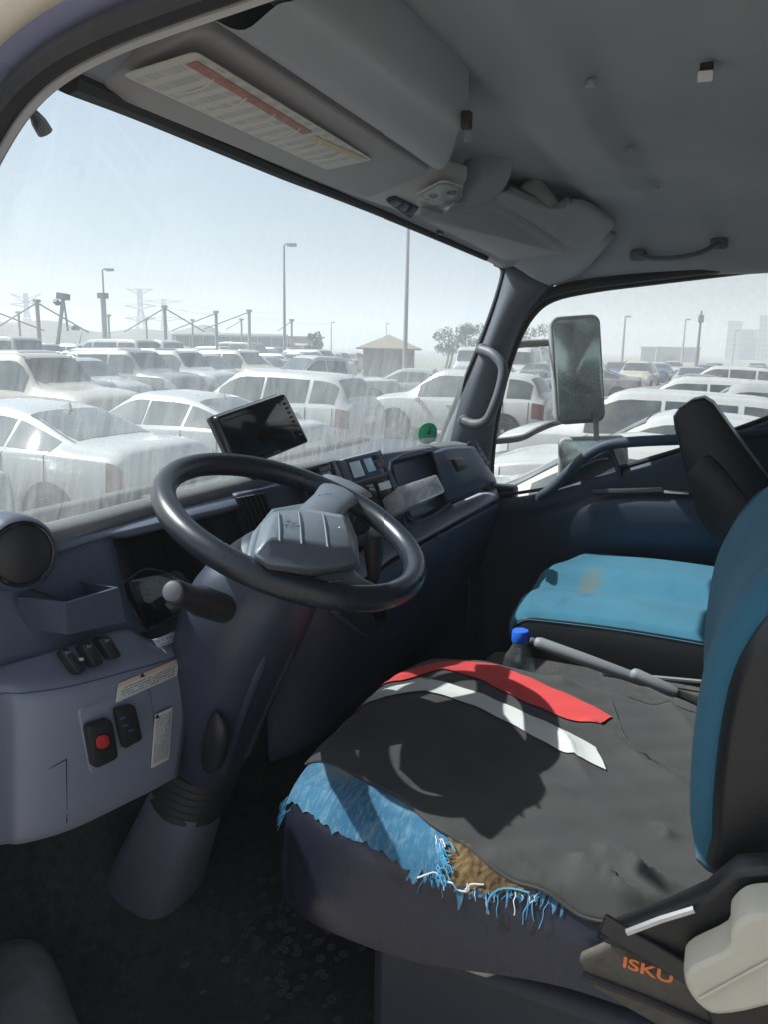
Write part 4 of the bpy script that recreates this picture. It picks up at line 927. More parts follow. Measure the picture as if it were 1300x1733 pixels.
# spokes
def spoke(pts, nm):
    mb = MB(); rg = []
    for (u, v, h, w, th) in pts:
        c = WP(u, v, h); d = (WP(pts[-1][0], pts[-1][1], 0)-WP(pts[0][0], pts[0][1], 0)).normalized(); s_ = wn_.cross(d)
        rg.append([c+s_*(w*math.cos(t))+wn_*(th*math.sin(t)) for t in [2*math.pi*k/12 for k in range(12)]])
    return mk(nm, mb.loft(rg), 'hub_pad', sw, smooth=80)
spoke(((528, 895, .015, .034, .016), (546, 866, .018, .032, .012), (560, 850, .014, .031, .010), (574, 836, .008, .036, .011), (588, 822, .002, .048, .010)), 'spoke')
spoke(((540, 945, .008, .044, .012), (558, 966, .010, .040, .011), (576, 985, .008, .042, .011), (596, 1000, .003, .054, .010)), 'spoke')
for (u0, v0, nx, ny, hh) in ((540, 838, 5, 4, .0235), (552, 974, 7, 3, .0195)):
    mb = MB()
    for i in range(nx):
        for j in range(ny):
            p = WP(u0+i*4.6+j*2.4, v0+j*5.0-i*.6, hh); mb.lathe(p-wn_*.002, wn_, [(.0015, 0), (.0012, .0024), (.0003, .0030)], 6)
    o = mk('grip_dimples', mb, 'hub_pad', sw); o['kind'] = 'stuff'
p = WP(574, 893, .060); mk('speck', MB().lathe(p, wn_, [(.0018, 0), (.001, .001)], 6), 'white_print', sw)

col = thing('steering_column', 'dark steering column shroud with rubber boot running down to floor', 'steering column', (1.0, .9, 1.04))
def ax(z): t = (1.79-z)/.76; return V((.979+.045*t, .575+.345*t, z))
def ring_at(c, hw, hd, n=20, e=2.6):
    o = []
    for k in range(n):
        t = 2*math.pi*k/n; cs, sn = math.cos(t), math.sin(t)
        o.append(c+wa*(hw*math.copysign(abs(cs)**(2/e), cs))+wb*(hd*math.copysign(abs(sn)**(2/e), sn)))
    return o
sp = [(1.765, .055, .05, 0, 0), (1.74, .070, .065, -.005, 0), (1.70, .100, .085, -.016, .005), (1.65, .112, .09, -.012, .014), (1.58, .108, .088, -.005, .016), (1.50, .094, .080, .0, .012), (1.42, .080, .075, .005, .005), (1.35, .066, .066, .008, .0), (1.31, .060, .060, .01, 0)]
mk('shroud', MB().loft([ring_at(ax(z)+V((dx, dy, 0)), hw, hd) for z, hw, hd, dx, dy in sp]), 'shroud', col, smooth=70, sub=1)
for an in (-118, -84):
    pts = []
    for z, hw, hd, dx, dy in sp[3:-1]:
        c_ = ax(z)+V((dx, dy, 0)); t_ = math.radians(an); cs, sn = math.cos(t_), math.sin(t_)
        pts.append(c_+wa*((hw-.006)*math.copysign(abs(cs)**(2/2.6), cs))+wb*((hd-.006)*math.copysign(abs(sn)**(2/2.6), sn)))
    mk('shroud_rib', MB().tube(spline(pts, 3), [.002, .006]+[.010]*(len(spline(pts, 3))-4)+[.006, .002], 8), 'shroud', col, smooth=80)
rb = []
for k in range(13):
    z = 1.335-.0075*k; r = .066+(.006 if k % 2 else 0); rb.append(ring_at(ax(z)+V((.008, 0, 0)), r, r*.95, 20, 2.0))
mk('rubber_boot', MB().loft(rb), 'rubber', col, smooth=30)
mk('lower_cover', MB().loft([ring_at(ax(z)+V((.006, 0, 0)), hw, hd, 20, 3.2) for z, hw, hd in ((1.26, .058, .055), (1.25, .064, .06), (1.20, .068, .064), (1.12, .078, .072), (1.05, .088, .078), (1.036, .089, .079))]), 'column_cover', col, smooth=60)
mk('key_bracket', MB().tube(spline([P(366, 1205, y=.665), P(368, 1240, y=.668), P(360, 1280, y=.69), P(350, 1305, y=.70)], 3), [.004, .012, .018, .021, .022, .022, .021, .019, .014, .008], 10, flat=.55), 'black_plastic', col, smooth=70)
# stalk on the left
sk = thing('indicator_stalk', 'black stalk with round grey end left of steering column', 'stalk', P(395, 1030, y=.63))
a, b = P(292, 1001, y=.585), P(398, 1036, y=.645); d = (b-a).normalized()
mk('lever', MB().lathe(a, d, [(.011, 0), (.0145, .003), (.0155, .012), (.016, .05), (.0175, .075), (.021, .095), (.0215, (b-a).length+.02)], 18), 'black_plastic', sk, smooth=50)
mk('end_cap', MB().lathe(a, -d, [(.0125, -.001), (.012, .002), (.009, .0035), (.001, .004)], 18), 'handle_plastic', sk)
mk('collar', MB().lathe(b, d, [(.021, -.012), (.026, -.008), (.027, .012), (.030, .02)], 18), 'black_plastic', sk)
p = a.lerp(b, .42)-d.cross(V((0, 0, 1))).normalized()*0; mk('mark', MB().lathe(p+(CAM-p).normalized()*.0155, (CAM-p), [(.0022, 0), (.0018, .0012)], 8), 'grey_grip', sk)
# worn grey footrest low on the left
fr = thing('footrest', 'worn grey rounded footrest low beside the door opening', 'footrest', P(60, 1700, z=1.05))
ft = [[P(u, v, z=z) for u, v, z in row] for row in (((-60, 1640, 1.08), (-10, 1600, 1.10), (35, 1588, 1.11), (75, 1600, 1.10), (100, 1640, 1.07), (112, 1668, 1.04)), ((-80, 1700, 1.09), (-20, 1680, 1.125), (35, 1670, 1.13), (85, 1680, 1.12), (118, 1705, 1.08), (128, 1716, 1.04)), ((-100, 1800, 1.09), (-20, 1800, 1.13), (40, 1800, 1.135), (110, 1800, 1.125), (150, 1800, 1.08), (165, 1800, 1.04)))]
mk('pad', MB().sheet(ft, 4, 4), 'sill_grey', fr, smooth=70, solid=.03, soff=-1)
pd = thing('pedal', 'dark foot pedal behind the lower steering column cover', 'pedal', V((1.13, .93, 1.06)))
mk('pad', MB().plate([V((1.10, .905, 1.20)), V((1.18, .905, 1.20)), V((1.18, .86, 1.12)), V((1.10, .86, 1.12))], th=.012, cr=.01, bev=.003), 'rubber', pd)
mk('arm', MB().tube([V((1.14, .90, 1.16)), V((1.14, 1.0, 1.25)), V((1.14, 1.04, 1.4))], .010, 8), 'dark_metal', pd)

# ================================================================== DRIVER SEAT
XL, XR, YB, YF, Z0, RD = .752, 1.335, -.10, .515, 1.475, .055
ds = thing('driver_seat', 'worn blue driver seat with torn front edge and dark leather sides', 'seat', (1.04, .2, 1.05))
def wrapc(p, lo, r):                                   # p measured along the cloth from the low side; returns (coordinate, drop, slope 0..1)
    L = r*math.pi/2; e = p-lo
    if e >= r: return p, 0.
    s = r-e                                            # arc length past the start of the round
    if s < L: th = s/r; return lo+r-r*math.sin(th), -(r-r*math.cos(th))
    return lo+.012*math.sin(min(1, (s-L)/.14)*math.pi)*-1, -r-(s-L)
def S(p, q, off=0.):
    x, dx = wrapc(p, XL, RD)
    if p > (XL+XR)/2:
        x2, dx = wrapc(XL+XR-p, XL, RD); x = XL+XR-x2
    y, dy = wrapc(YF+YB-q, YB, RD*1.1); y = YF+YB-y
    un = (x-(XL+XR)/2)/((XR-XL)/2); vn2 = (y-(YF+YB)/2)/((YF-YB)/2)
    x3 = (XL+XR)/2+(x-(XL+XR)/2)*(1-.13*max(0, vn2)**6); y3 = (YF+YB)/2+(y-(YF+YB)/2)*(1-.11*abs(un)**5)
    crown = .014*(1-min(1, un*un))*(1-.4*vn2*vn2)+.010*math.exp(-((vn2-.55)/.35)**2)-.012*math.exp(-((vn2+.6)/.4)**2)
    drop = -math.sqrt(dx*dx+dy*dy) if (dx and dy) else dx+dy
    return V((x3, y3, Z0+crown*(1 if drop > -.05 else .6)+drop))
def So(p, q, off):
    e = .004; a = S(p, q); du = S(p+e, q)-S(p-e, q); dv = S(p, q+e)-S(p, q-e); n = du.cross(dv)
    if n.length < 1e-9: n = V((0, 0, 1))
    return a+n.normalized()*off
def patch(pl, pr, q0, q1, off, nq=30, np_=24, fn=None):
    rows = []
    for i in range(nq+1):
        q = lerp(q0, q1, i/nq); l, r = pl(q), pr(q)
        rows.append([So(lerp(l, r, j/np_), q, off+(fn(lerp(l, r, j/np_), q) if fn else 0)) for j in range(np_+1)])
    return MB().grid(rows)
def spline2(pts, n): return [(p.x, p.y) for p in spline([V((a, b, 0)) for a, b in pts], n)]
EXT = .118
mk('leather_body', patch(lambda q: XL-EXT+.05*sstep(.36, .04, q), lambda q: XR+.12, YB, YF+EXT+.02, 0, 44, 44), 'leather', ds, smooth=70)
# cloth coordinates of points seen on the cushion
_g = []
for i in range(62):
    for j in range(72):
        p_, q_ = XL-.11+i*.0125, -.10+j*.0105; _g.append((p_, q_, proj(S(p_, q_))))
def inv(u, v, off=.005):
    b = min(_g, key=lambda t: (t[2][0]-u)**2+(t[2][1]-v)**2); p_, q_ = b[0], b[1]; st = .006
    for _ in range(6):
        c = []
        for a in (-1, 0, 1):
            for d in (-1, 0, 1):
                x = proj(So(p_+a*st, q_+d*st, off)); c.append(((x[0]-u)**2+(x[1]-v)**2, p_+a*st, q_+d*st))
        m_ = min(c); p_, q_ = m_[1], m_[2]; st *= .6
    return q_, p_
def txy(u, v, z=Z0+.02): p = P(u, v, z=z); return p.x, p.y
def line(pts): return sorted(inv(u, v) for u, v in pts)
SEAM = line([(478, 1368), (515, 1382), (560, 1402), (610, 1425), (660, 1452), (705, 1477), (735, 1486), (754, 1482)])
HEM = line([(516, 1292), (560, 1298), (610, 1316), (660, 1342), (720, 1383), (780, 1428), (830, 1462), (880, 1494), (930, 1518), (985, 1545), (1060, 1570), (1130, 1562), (1188, 1545)])
rnd = random.Random(3)
jit = [(k*.004, rnd.gauss(0, .0028)) for k in range(200)]
def ce(q): return interp(q, HEM)+.0025*math.sin(q*61)
def seam(q): return interp(q, SEAM)+interp(q+.1, jit)
Q0 = SEAM[0][0]
# blue cloth that shows along the front and near edge
mk('blue_cloth', patch(lambda q: min(seam(q), XL+.03) if q < YF-.03 else seam(q), lambda q: max(seam(q)+.03, ce(q)+.03), Q0-.004, YF+.062, .0022, 70, 20), 'seat_blue_torn', ds, smooth=70)
# bare foam where the cloth has gone, and the ragged strip of cloth below it
FL = line([(750, 1482), (780, 1496), (820, 1500), (860, 1499), (900, 1505)])
mk('foam_hole', patch(lambda q: min(interp(q, FL)-.004, ce(q)-.002)+interp(q+.3, jit), lambda q: ce(q)+.003, FL[0][0], FL[-1][0]+.004, .0045, 60, 24, lambda p, q: .0014*math.sin(p*410+2*math.sin(q*160))*math.sin(q*370+math.sin(p*220)*2)), 'foam', ds, smooth=70)
RG = line([(700, 1478), (750, 1488), (800, 1506), (860, 1506), (920, 1510), (960, 1520)])
mk('blue_cloth', patch(lambda q: interp(q, RG)-.006+2.2*interp(q+.1, jit), lambda q: interp(q, RG)+.004+1.8*interp(q+.45, jit), RG[0][0], RG[-1][0]+.01, .0026, 90, 4), 'seat_blue_torn', ds, smooth=70)
for k in range(42):                                     # frayed threads along the tear
    u_ = rnd.choice((rnd.gauss(722, 10), rnd.gauss(775, 14), rnd.gauss(832, 10), rnd.gauss(870, 22), rnd.uniform(740, 950))); v_ = interp(u_, [(700, 1478), (760, 1490), (820, 1506), (950, 1514)])+rnd.uniform(-4, 4)
    q, p0 = inv(u_, v_); L = rnd.uniform(.003, .012) if rnd.random() < .78 else rnd.uniform(.014, .034)
    pts = [So(p0, q, .003)]; sl = rnd.uniform(-.6, .6)
    for j in range(1, 6): pts.append(So(p0-L*j/5, q+sl*L*j/5+rnd.uniform(-.0015, .0015), .003+.003*math.sin(j/5*3.1)))
    mk('loose_thread', MB().tube(spline(pts, 2), .00035+rnd.random()*.0004, 4), 'thread_blue' if rnd.random() < .75 else 'thread_white', ds)
for k in range(46):                                     # ragged end of the blue cloth beside the bare foam
    v_ = rnd.uniform(1412, 1484); q, p0 = inv(rnd.uniform(738, 750), v_); L = rnd.choice((.006, .010, .018))*rnd.uniform(.6, 1.2)
    pts = [So(p0, q, .004)]+[So(p0+rnd.uniform(-.003, .003)-.002*j, q-L*j/4, .0075) for j in range(1, 5)]
    mk('loose_thread', MB().tube(spline(pts, 2), .0005+rnd.random()*.0006, 4), 'thread_blue' if rnd.random() < .8 else 'thread_white', ds)
for way in (((708, 1485), (725, 1478), (738, 1476), (752, 1490), (768, 1494), (775, 1505), (793, 1508), (797, 1496), (820, 1496)), ((825, 1545), (829, 1520), (845, 1505), (870, 1504), (895, 1510)), ((905, 1500), (918, 1503), (932, 1510))):
    pts = [So(p_, q_, .006+.002*math.sin(k*2)) for k, (q_, p_) in enumerate(inv(u, v) for u, v in way)]
    mk('loose_thread', MB().tube(spline(pts, 3), .0011, 5), 'thread_white' if way[0][0] != 825 else 'thread_blue', ds)
for k in range(40):
    q, p0 = inv(rnd.uniform(474, 490), rnd.uniform(1345, 1385)); pts = [So(p0, q, .003), So(p0-.004, q+.006, .006), So(p0-.008+rnd.uniform(-.006, .006), q+.012, .007+rnd.uniform(0, .004))]
    mk('loose_thread', MB().tube(spline(pts, 2), .0004, 4), 'thread_blue', ds)
# black seat cover with stripes: a separate cloth lying over the cushion
cv_ = thing('seat_cover', 'black seat cover with red and white stripes over the driver seat', 'seat cover', (1.08, .2, 1.48))
FOLD = []
for (u0, v0, u1, v1, a_, w_) in ((1035, 1445, 1185, 1530, .0075, .014), (985, 1470, 1150, 1548, .006, .012), (930, 1440, 1120, 1552, .004, .016), (1005, 1232, 1185, 1345, .0055, .016), (1120, 1400, 1150, 1420, .004, .010), (880, 1300, 980, 1355, .003, .02), (955, 1250, 1010, 1340, .003, .012), (1100, 1230, 1190, 1260, .005, .02), (840, 1440, 1010, 1530, .003, .014), (900, 1150, 1000, 1170, .003, .016), (940, 1120, 985, 1165, .003, .01)):
    (qa_, pa_), (qb_, pb_) = inv(u0, v0), inv(u1, v1); FOLD.append((pa_, qa_, pb_, qb_, a_, w_))
def wr(p, q):                                           # folds and slack of the loose cloth
    w = .0012*math.sin(p*31+q*17+1.3)+.0010*math.sin(p*53-q*29)+.0006*math.sin(p*97+q*71)
    for pa_, qa_, pb_, qb_, a_, w_ in FOLD:
        dx, dy = pb_-pa_, qb_-qa_; L2 = dx*dx+dy*dy; t = ((p-pa_)*dx+(q-qa_)*dy)/L2; tt = max(0, min(1, t))
        ex, ey = p-(pa_+dx*tt+.004*math.sin(tt*9)), q-(qa_+dy*tt); dd = (ex*dy-ey*dx)/math.sqrt(L2); r2 = (ex*ex+ey*ey)/(w_*w_)
        w += 2.6*a_*math.exp(-r2)*(1 if dd > 0 else .55)*math.sin(math.pi*min(1, .25+tt*.75)) if r2 < 9 else 0
    return .007+w
mk('cover_cloth', patch(ce, lambda q: XR+.03, -.085, YF+.055, 0, 130, 110, wr), 'cover_black', cv_, smooth=80, solid=.003)
mk('hem', MB().tube([So(ce(q), q, wr(ce(q), q)-.001) for q in [lerp(-.08, YF+.05, k/90) for k in range(91)]], .0022, 6), 'cover_black', cv_)
def strip(top, bot, mat, nm):
    t = sorted([(y, x) for x, y in [txy(u, v, Z0+.024) for u, v in top]]); b = sorted([(y, x) for x, y in [txy(u, v, Z0+.024) for u, v in bot]]); q1 = YF+.05
    def l(q): return min(interp(q, b), interp(q, t))
    def r(q): return max(interp(q, b), interp(q, t))
    qe0, qe1 = t[0][0], b[0][0]
    rows = []
    for i in range(91):
        row = []
        for j in range(11):
            s_ = j/10; qs = lerp(qe1, qe0, s_); q = lerp(qs, q1, i/90); p = lerp(interp(q, b), interp(q, t), s_); row.append(So(p, q, wr(p, q)+.0030))
        rows.append(row)
    return mk(nm, MB().grid(rows), mat, cv_, smooth=80)
strip(((700, 1128), (760, 1114), (830, 1123), (900, 1146), (980, 1174), (1036, 1203)), ((682, 1150), (750, 1135), (820, 1156), (900, 1190), (960, 1213), (1012, 1226)), 'stripe_red', 'red_stripe')
strip(((660, 1163), (730, 1152), (820, 1180), (900, 1213), (960, 1236), (1008, 1256)), ((640, 1178), (720, 1172), (800, 1198), (880, 1233), (960, 1270), (1026, 1292)), 'stripe_white', 'white_stripe')
for way in (((1003, 1232), (1060, 1262), (1120, 1300), (1188, 1342)), ((1075, 1140), (1110, 1160), (1150, 1190), (1200, 1215))):
    pts = [So(p_, q_, wr(p_, q_)+.0008) for q_, p_ in spline2((inv(u, v) for u, v in way), 6)]
    mk('stitch_seam', MB().tube(pts, .0016, 5), 'cover_black', cv_)

# seat backrest
def slab(prof, x0, x1, rx, n=6):
    """slab extruded along x with rounded ends from a closed (y, z) profile"""
    c = (sum(p[0] for p in prof)/len(prof), sum(p[1] for p in prof)/len(prof)); rings = []
    for k in range(n+1):
        t = math.pi/2*k/n; s = 1-(1-math.sin(t))*rx[1]; rings.append([V((x0+rx[0]*(1-math.cos(t)), c[0]+(y-c[0])*s, c[1]+(z-c[1])*s)) for y, z in prof])
    o = list(rings)
    for r in rings[::-1]: o.append([V((x1+x0-p.x, p.y, p.z)) for p in r])
    return MB().loft(o)
def yz(u, v, x): p = P(u, v, x=x); return (p.y, p.z)
bp_ = [yz(1196, 1505, .76), yz(1188, 1440, .76), yz(1192, 1340, .76), yz(1204, 1240, .76), yz(1225, 1150, .76), yz(1262, 1080, .76), yz(1310, 1025, .76), yz(1380, 960, .76)]
b0, b1 = bp_[0], bp_[-1]
prof = [(y-.007, z) for y, z in bp_]+[(-.34, 2.02), (-.40, 2.03), (-.40, 1.9), (-.30, 1.55), (-.22, b0[1]), (-.15, b0[1]-.02)]
sprof = [(p.x, p.y) for p in spline([V((y, z, 0)) for y, z in prof], 3, closed=True)]
mk('backrest', slab(sprof, .765, 1.31, (.04, .10)), 'leather_plain', ds, smooth=70)
cy_, cz_ = sum(p[0] for p in sprof)/len(sprof), sum(p[1] for p in sprof)/len(sprof)
fb = [V((0, y, z)) for y, z in bp_]; fb = spline(fb, 4)
rows = []
for j, (x, d) in enumerate(((.784, -.018), (.792, -.002), (.805, .008), (.835, .012), (.92, .004), (1.04, .0), (1.16, .004), (1.25, .013), (1.28, .010), (1.295, .004), (1.305, -.012))):
    rows.append([V((x, p.y+d+.003, p.z)) for p in fb])
mk('backrest_cloth', MB().grid(rows), 'seat_blue', ds, smooth=70, solid=.006)
# side frame, recliner cover and trim below
hg = [P(u, v, x=.70) for u, v in ((1005, 1592), (1060, 1570), (1120, 1546), (1198, 1512), (1250, 1470), (1340, 1465), (1340, 1760), (1225, 1790), (1185, 1690), (1100, 1632))]
mk('side_bracket', MB().prism(hg, V((.03, 0, 0)), bev=.006), 'leather_plain', ds, bevel=.004, smooth=40)
mk('bracket_highlight', MB().tube([P(1062, 1577, x=.694), P(1120, 1555, x=.694), P(1176, 1538, x=.694)], .0035, 6), 'metal', ds)  # bright tube added as the highlight along the bracket's edge
rcv = spline([P(1157, 1640, x=.665), P(1172, 1620, x=.665), P(1232, 1590, x=.665), P(1238, 1556, x=.665), P(1262, 1532, x=.665), P(1300, 1526, x=.665), P(1350, 1530, x=.665), P(1360, 1660, x=.665), P(1290, 1695, x=.665), P(1215, 1708, x=.665), P(1185, 1695, x=.665), P(1163, 1668, x=.665)], 3, closed=True)
cR = sum(rcv, V())/len(rcv)
mk('recliner_cover', MB().loft([[q+V((.03, 0, 0)) for q in rcv], [q+V((.006, 0, 0)) for q in rcv], [q.lerp(cR, .03)+V((-.004, 0, 0)) for q in rcv], [q.lerp(cR, .10)+V((-.012, 0, 0)) for q in rcv]]), 'cream_plastic', ds, bevel=.004, smooth=40)
mk('cover_crease', MB().tube([P(1185, 1690, x=.651), P(1240, 1660, x=.651), P(1310, 1622, x=.651)], .0016, 5), 'cream_plastic', ds)
tg = [P(978, 1628, x=.715), P(1060, 1592, x=.715), P(1200, 1650, x=.715), P(1260, 1760, x=.715), P(1220, 1800, x=.715), P(1000, 1672, x=.715)]
tp = mk('lower_trim', MB().prism(tg, V((.02, 0, 0)), bev=.004), 'olive', ds, bevel=.003)
mk('trim_joint', MB().tube([P(985, 1650, x=.712), P(1090, 1690, x=.712), P(1230, 1750, x=.712)], .004, 6), 'rubber', ds)
mk('seat_strap', MB().bar(P(1020, 1560, x=.705), P(1190, 1662, x=.69), .006, .022, up=(0, .3, 1)), 'black_plastic', ds, bevel=.002)
# orange lettering on the trim, partly under the strap
cu = bpy.data.curves.new('lettering', 'FONT'); cu.body = 'ISKU'; cu.size = .034; cu.extrude = .0004; cu.offset = .0007
tmp = bpy.data.objects.new('tmp_text', cu); COL.objects.link(tmp)
bpy.context.view_layer.update(); dg = bpy.context.evaluated_depsgraph_get()
tme = bpy.data.meshes.new_from_object(tmp.evaluated_get(dg)); bpy.data.objects.remove(tmp)
a, b = P(1052, 1634, x=.709), P(1138, 1664, x=.709); ex_ = (b-a).normalized(); up_ = V((-1, 0, 0)).cross(ex_)
if up_.z < 0: up_ = -up_
w_ = max(v.co.x for v in tme.vertices); kx = (b-a).length/w_
off = wpos(ds)
for v in tme.vertices: v.co = a+ex_*(v.co.x*kx)+up_*(v.co.y*.50)+V((-1, 0, 0))*v.co.z-off
tme.materials.append(M['orange_print']); lt_ = bpy.data.objects.new('lettering', tme); COL.objects.link(lt_); lt_.parent = ds
# seat base under the cushion
mb = MB(); mb.loft([[V((x, y, z)) for x, y in ((.80, .36), (1.29, .36), (1.29, -.25), (.80, -.25))] for z in (1.03, 1.20, 1.31)])
mk('seat_base', mb, 'dash_dark', ds, bevel=.02)
mk('seat_rail', MB().bar(V((.84, .40, 1.10)), V((.84, -.25, 1.10)), .03, .04), 'dark_metal', ds, bevel=.004)
for (u0, v0, u1, v1) in ((655, 1600, 745, 1618), (757, 1622, 855, 1642)):
    mk('torn_flap', MB().sheet([[P(u0, v0, x=.775), P((u0+u1)/2, (v0+v1)/2-3, x=.77), P(u1, v1, x=.775)], [P(u0+15, v0+14, x=.785), P((u0+u1)/2, (v0+v1)/2+16, x=.775), P(u1-30, v1+12, x=.785)]], 3, 3), 'cream_plastic', ds, solid=.003)
rs = thing('red_sticker', 'dark red label with pale outline low beside the driver seat', 'label', P(630, 1180, y=.60))
q = [P(645, 1158, y=.66), P(662, 1165, y=.655), P(618, 1203, y=.645), P(600, 1200, y=.65)]
mk('label_sheet', MB().plate(q, th=.002, cr=.003, bev=.0005), 'red_print', rs)
mk('outline', MB().tube([q_+V((0, -.003, 0)) for q_ in q]+[q[0]+V((0, -.003, 0))], .0008, 4), 'grey_grip', rs)

# ================================================================== PASSENGER SEAT
ps = thing('passenger_seat', 'sunlit blue passenger seat with black leather side', 'seat', (1.9, .1, 1.05))
PX0, PX1, PY0, PY1, PZ = 1.60, 2.19, -.16, .42, 1.482
fabric('seat_blue_stained', (.033, .150, .225), (.025, .120, .185), 260, stain=[((-.02, .17, .40), (.13, .035, .2), (.10, .12, .10), .75), ((-.20, .20, .40), (.05, .012, .2), (.02, .07, .11), .5), ((-.13, .16, .40), (.035, .02, .2), (.02, .07, .11), .45), ((-.18, .03, .40), (.05, .05, .2), (.05, .15, .20), .35)])
rows = []
for i in range(41):
    v = i/40; row = []
    for j in range(49):
        u = j/48; x = lerp(PX0, PX1, u); y = lerp(PY0, PY1, v)
        z = PZ+.010-.014*math.exp(-((u-.42)/.10)**2)+.012*math.exp(-((u-.62)/.14)**2)+.02*math.sin(math.pi*v)*.5
        ev = (PY1-y); eu = x-PX0; er = PX1-x
        r = .05
        if ev < r: z -= r-math.sqrt(max(0, r*r-(r-ev)**2))
        r = .022
        for e_ in (eu, er):
            if e_ < r: z -= (r-math.sqrt(max(0, r*r-(r-e_)**2)))*.8
        y2 = y-.05*max(0, v-.5)*2*(abs(u-.5)*2)**4*.5-.035*sstep(.45, 1.0, u)*v
        row.append(V((x, y2, z)))
    rows.append(row)
mk('cushion_top', MB().grid(rows), 'seat_blue_stained', ps, smooth=70)
edge = [r[0] for r in rows]; fedge = rows[-1]
sd = [p+V((.004, 0, .002)) for p in edge]+[p+V((0, 0, .002)) for p in fedge[1:]]+[r[-1] for r in rows[::-1]]
mk('leather_side', MB().grid([sd, [p+V((-.012 if i < 41 else 0, .01 if 41 <= i < 89 else 0, -.035)) for i, p in enumerate(sd)], [p+V((-.010 if i < 41 else 0, .006 if 41 <= i < 89 else 0, -.10)) for i, p in enumerate(sd)], [V((p.x+.02, p.y*.97, 1.30)) for p in sd]]), 'leather_plain', ps, smooth=70)
mk('piping', MB().tube(sd[:89], .0032, 6), 'leather_plain', ps)
mb = MB(); mb.loft([[V((x, y, z)) for x, y in ((1.66, .28), (2.17, .28), (2.17, -.3), (1.66, -.3))] for z in (1.03, 1.31)]); mk('seat_base', mb, 'dash_dark', ps, bevel=.02)
fp = [yz(1230, 1165, 1.62), yz(1222, 1100, 1.62), yz(1217, 1030, 1.62), yz(1225, 970, 1.62), yz(1250, 920, 1.62), yz(1290, 876, 1.62), yz(1340, 845, 1.62)]
prof = fp+[(-.22, 1.95), (-.30, 2.0), (-.34, 1.95), (-.28, 1.6), (-.20, 1.42), (-.10, 1.38)]
sprof = [(p.x, p.y) for p in spline([V((y, z, 0)) for y, z in prof], 3, closed=True)]
mk('backrest', slab(sprof, 1.60, 2.15, (.05, .10)), 'seat_blue', ps, smooth=70)
pr_ = thing('padded_rest', 'dark padded slab with rounded top leaning beside the passenger window', 'padded rest', P(1230, 900, x=1.95))
qa = [yz(1182, 878, 1.95), yz(1160, 790, 1.95), yz(1142, 722, 1.95), yz(1140, 704, 1.95), yz(1150, 690, 1.95), yz(1172, 676, 1.95), yz(1192, 672, 1.95), yz(1208, 682, 1.95), yz(1250, 740, 1.95), yz(1320, 835, 1.95), yz(1400, 950, 1.95), yz(1300, 1000, 1.95)]
mk('slab', slab(qa, 1.93, 2.05, (.012, .05), 4), 'leather_plain', pr_, smooth=50)
mk('cover_flap', slab([yz(u, v, 1.95) for u, v in ((1165, 800), (1190, 772), (1202, 768), (1225, 790), (1310, 900), (1400, 1010), (1300, 1040), (1180, 870))], 1.922, 1.94, (.004, .02), 3), 'leather_plain', pr_, smooth=50)
# rod levers between the seats, tunnel edge rail
hb = thing('handbrake_lever', 'grey grip handbrake lever between the two seats', 'lever', P(1040, 1125, x=1.42))
a, b = P(908, 1086, x=1.40), P(1165, 1180, x=1.42); d = (b-a).normalized()
mk('grip', MB().lathe(a, d, [(.004, -.004), (.009, -.001), (.0115, .008), (.012, .10), (.0105, .20), (.008, .21)], 14), 'grey_grip', hb, smooth=50)
mk('button', MB().lathe(a, -d, [(.006, 0), (.006, .010), (.004, .012)], 10), 'handle_plastic', hb)
mk('rod', MB().tube([a+d*.2, b+d*.1], .008, 8), 'dark_metal', hb)
sl = thing('seat_lever', 'short grey lever behind the handbrake beside blue seat', 'lever', P(1150, 1170, x=1.40))
a, b = P(1070, 1138, x=1.37), P(1215, 1205, x=1.38); d = (b-a).normalized()
mk('grip', MB().lathe(a, d, [(.003, -.003), (.009, .001), (.011, .008), (.011, .07), (.009, .08)], 12), 'grey_grip', sl, smooth=50)
mk('rod', MB().tube([a+d*.07, b], .006, 8), 'dark_metal', sl)
rl = thing('seat_rail', 'thin pale metal rail along the passenger seat base', 'rail', P(1130, 1150, x=1.56))
mk('rail', MB().tube([P(1020, 1138, x=1.565), P(1120, 1147, x=1.565), P(1240, 1158, x=1.565)], .0042, 6), 'grey_grip', rl)
bt = thing('water_bottle', 'small clear water bottle with blue cap between the seats', 'bottle', P(883, 1140, x=1.45))
bc = P(881, 1085, x=1.45); bc = V((bc.x, bc.y, 0)); zt = P(881, 1066, x=1.45).z
prf = [(.0145, -.024), (.0145, -.030), (.0165, -.036), (.028, -.055), (.032, -.075), (.032, -.095), (.030, -.10), (.032, -.106), (.032, -.15), (.030, -.19), (.020, -.195)]
mk('bottle_body', MB().lathe(V((bc.x, bc.y, zt)), (0, 0, 1), prf, 20), 'bottle_plastic', bt, smooth=60)
mk('cap', MB().lathe(V((bc.x, bc.y, zt)), (0, 0, 1), [(.0165, -.024), (.0172, -.022), (.0172, -.003), (.015, 0), (.001, .0005)], 24), 'blue_cap', bt, smooth=40)
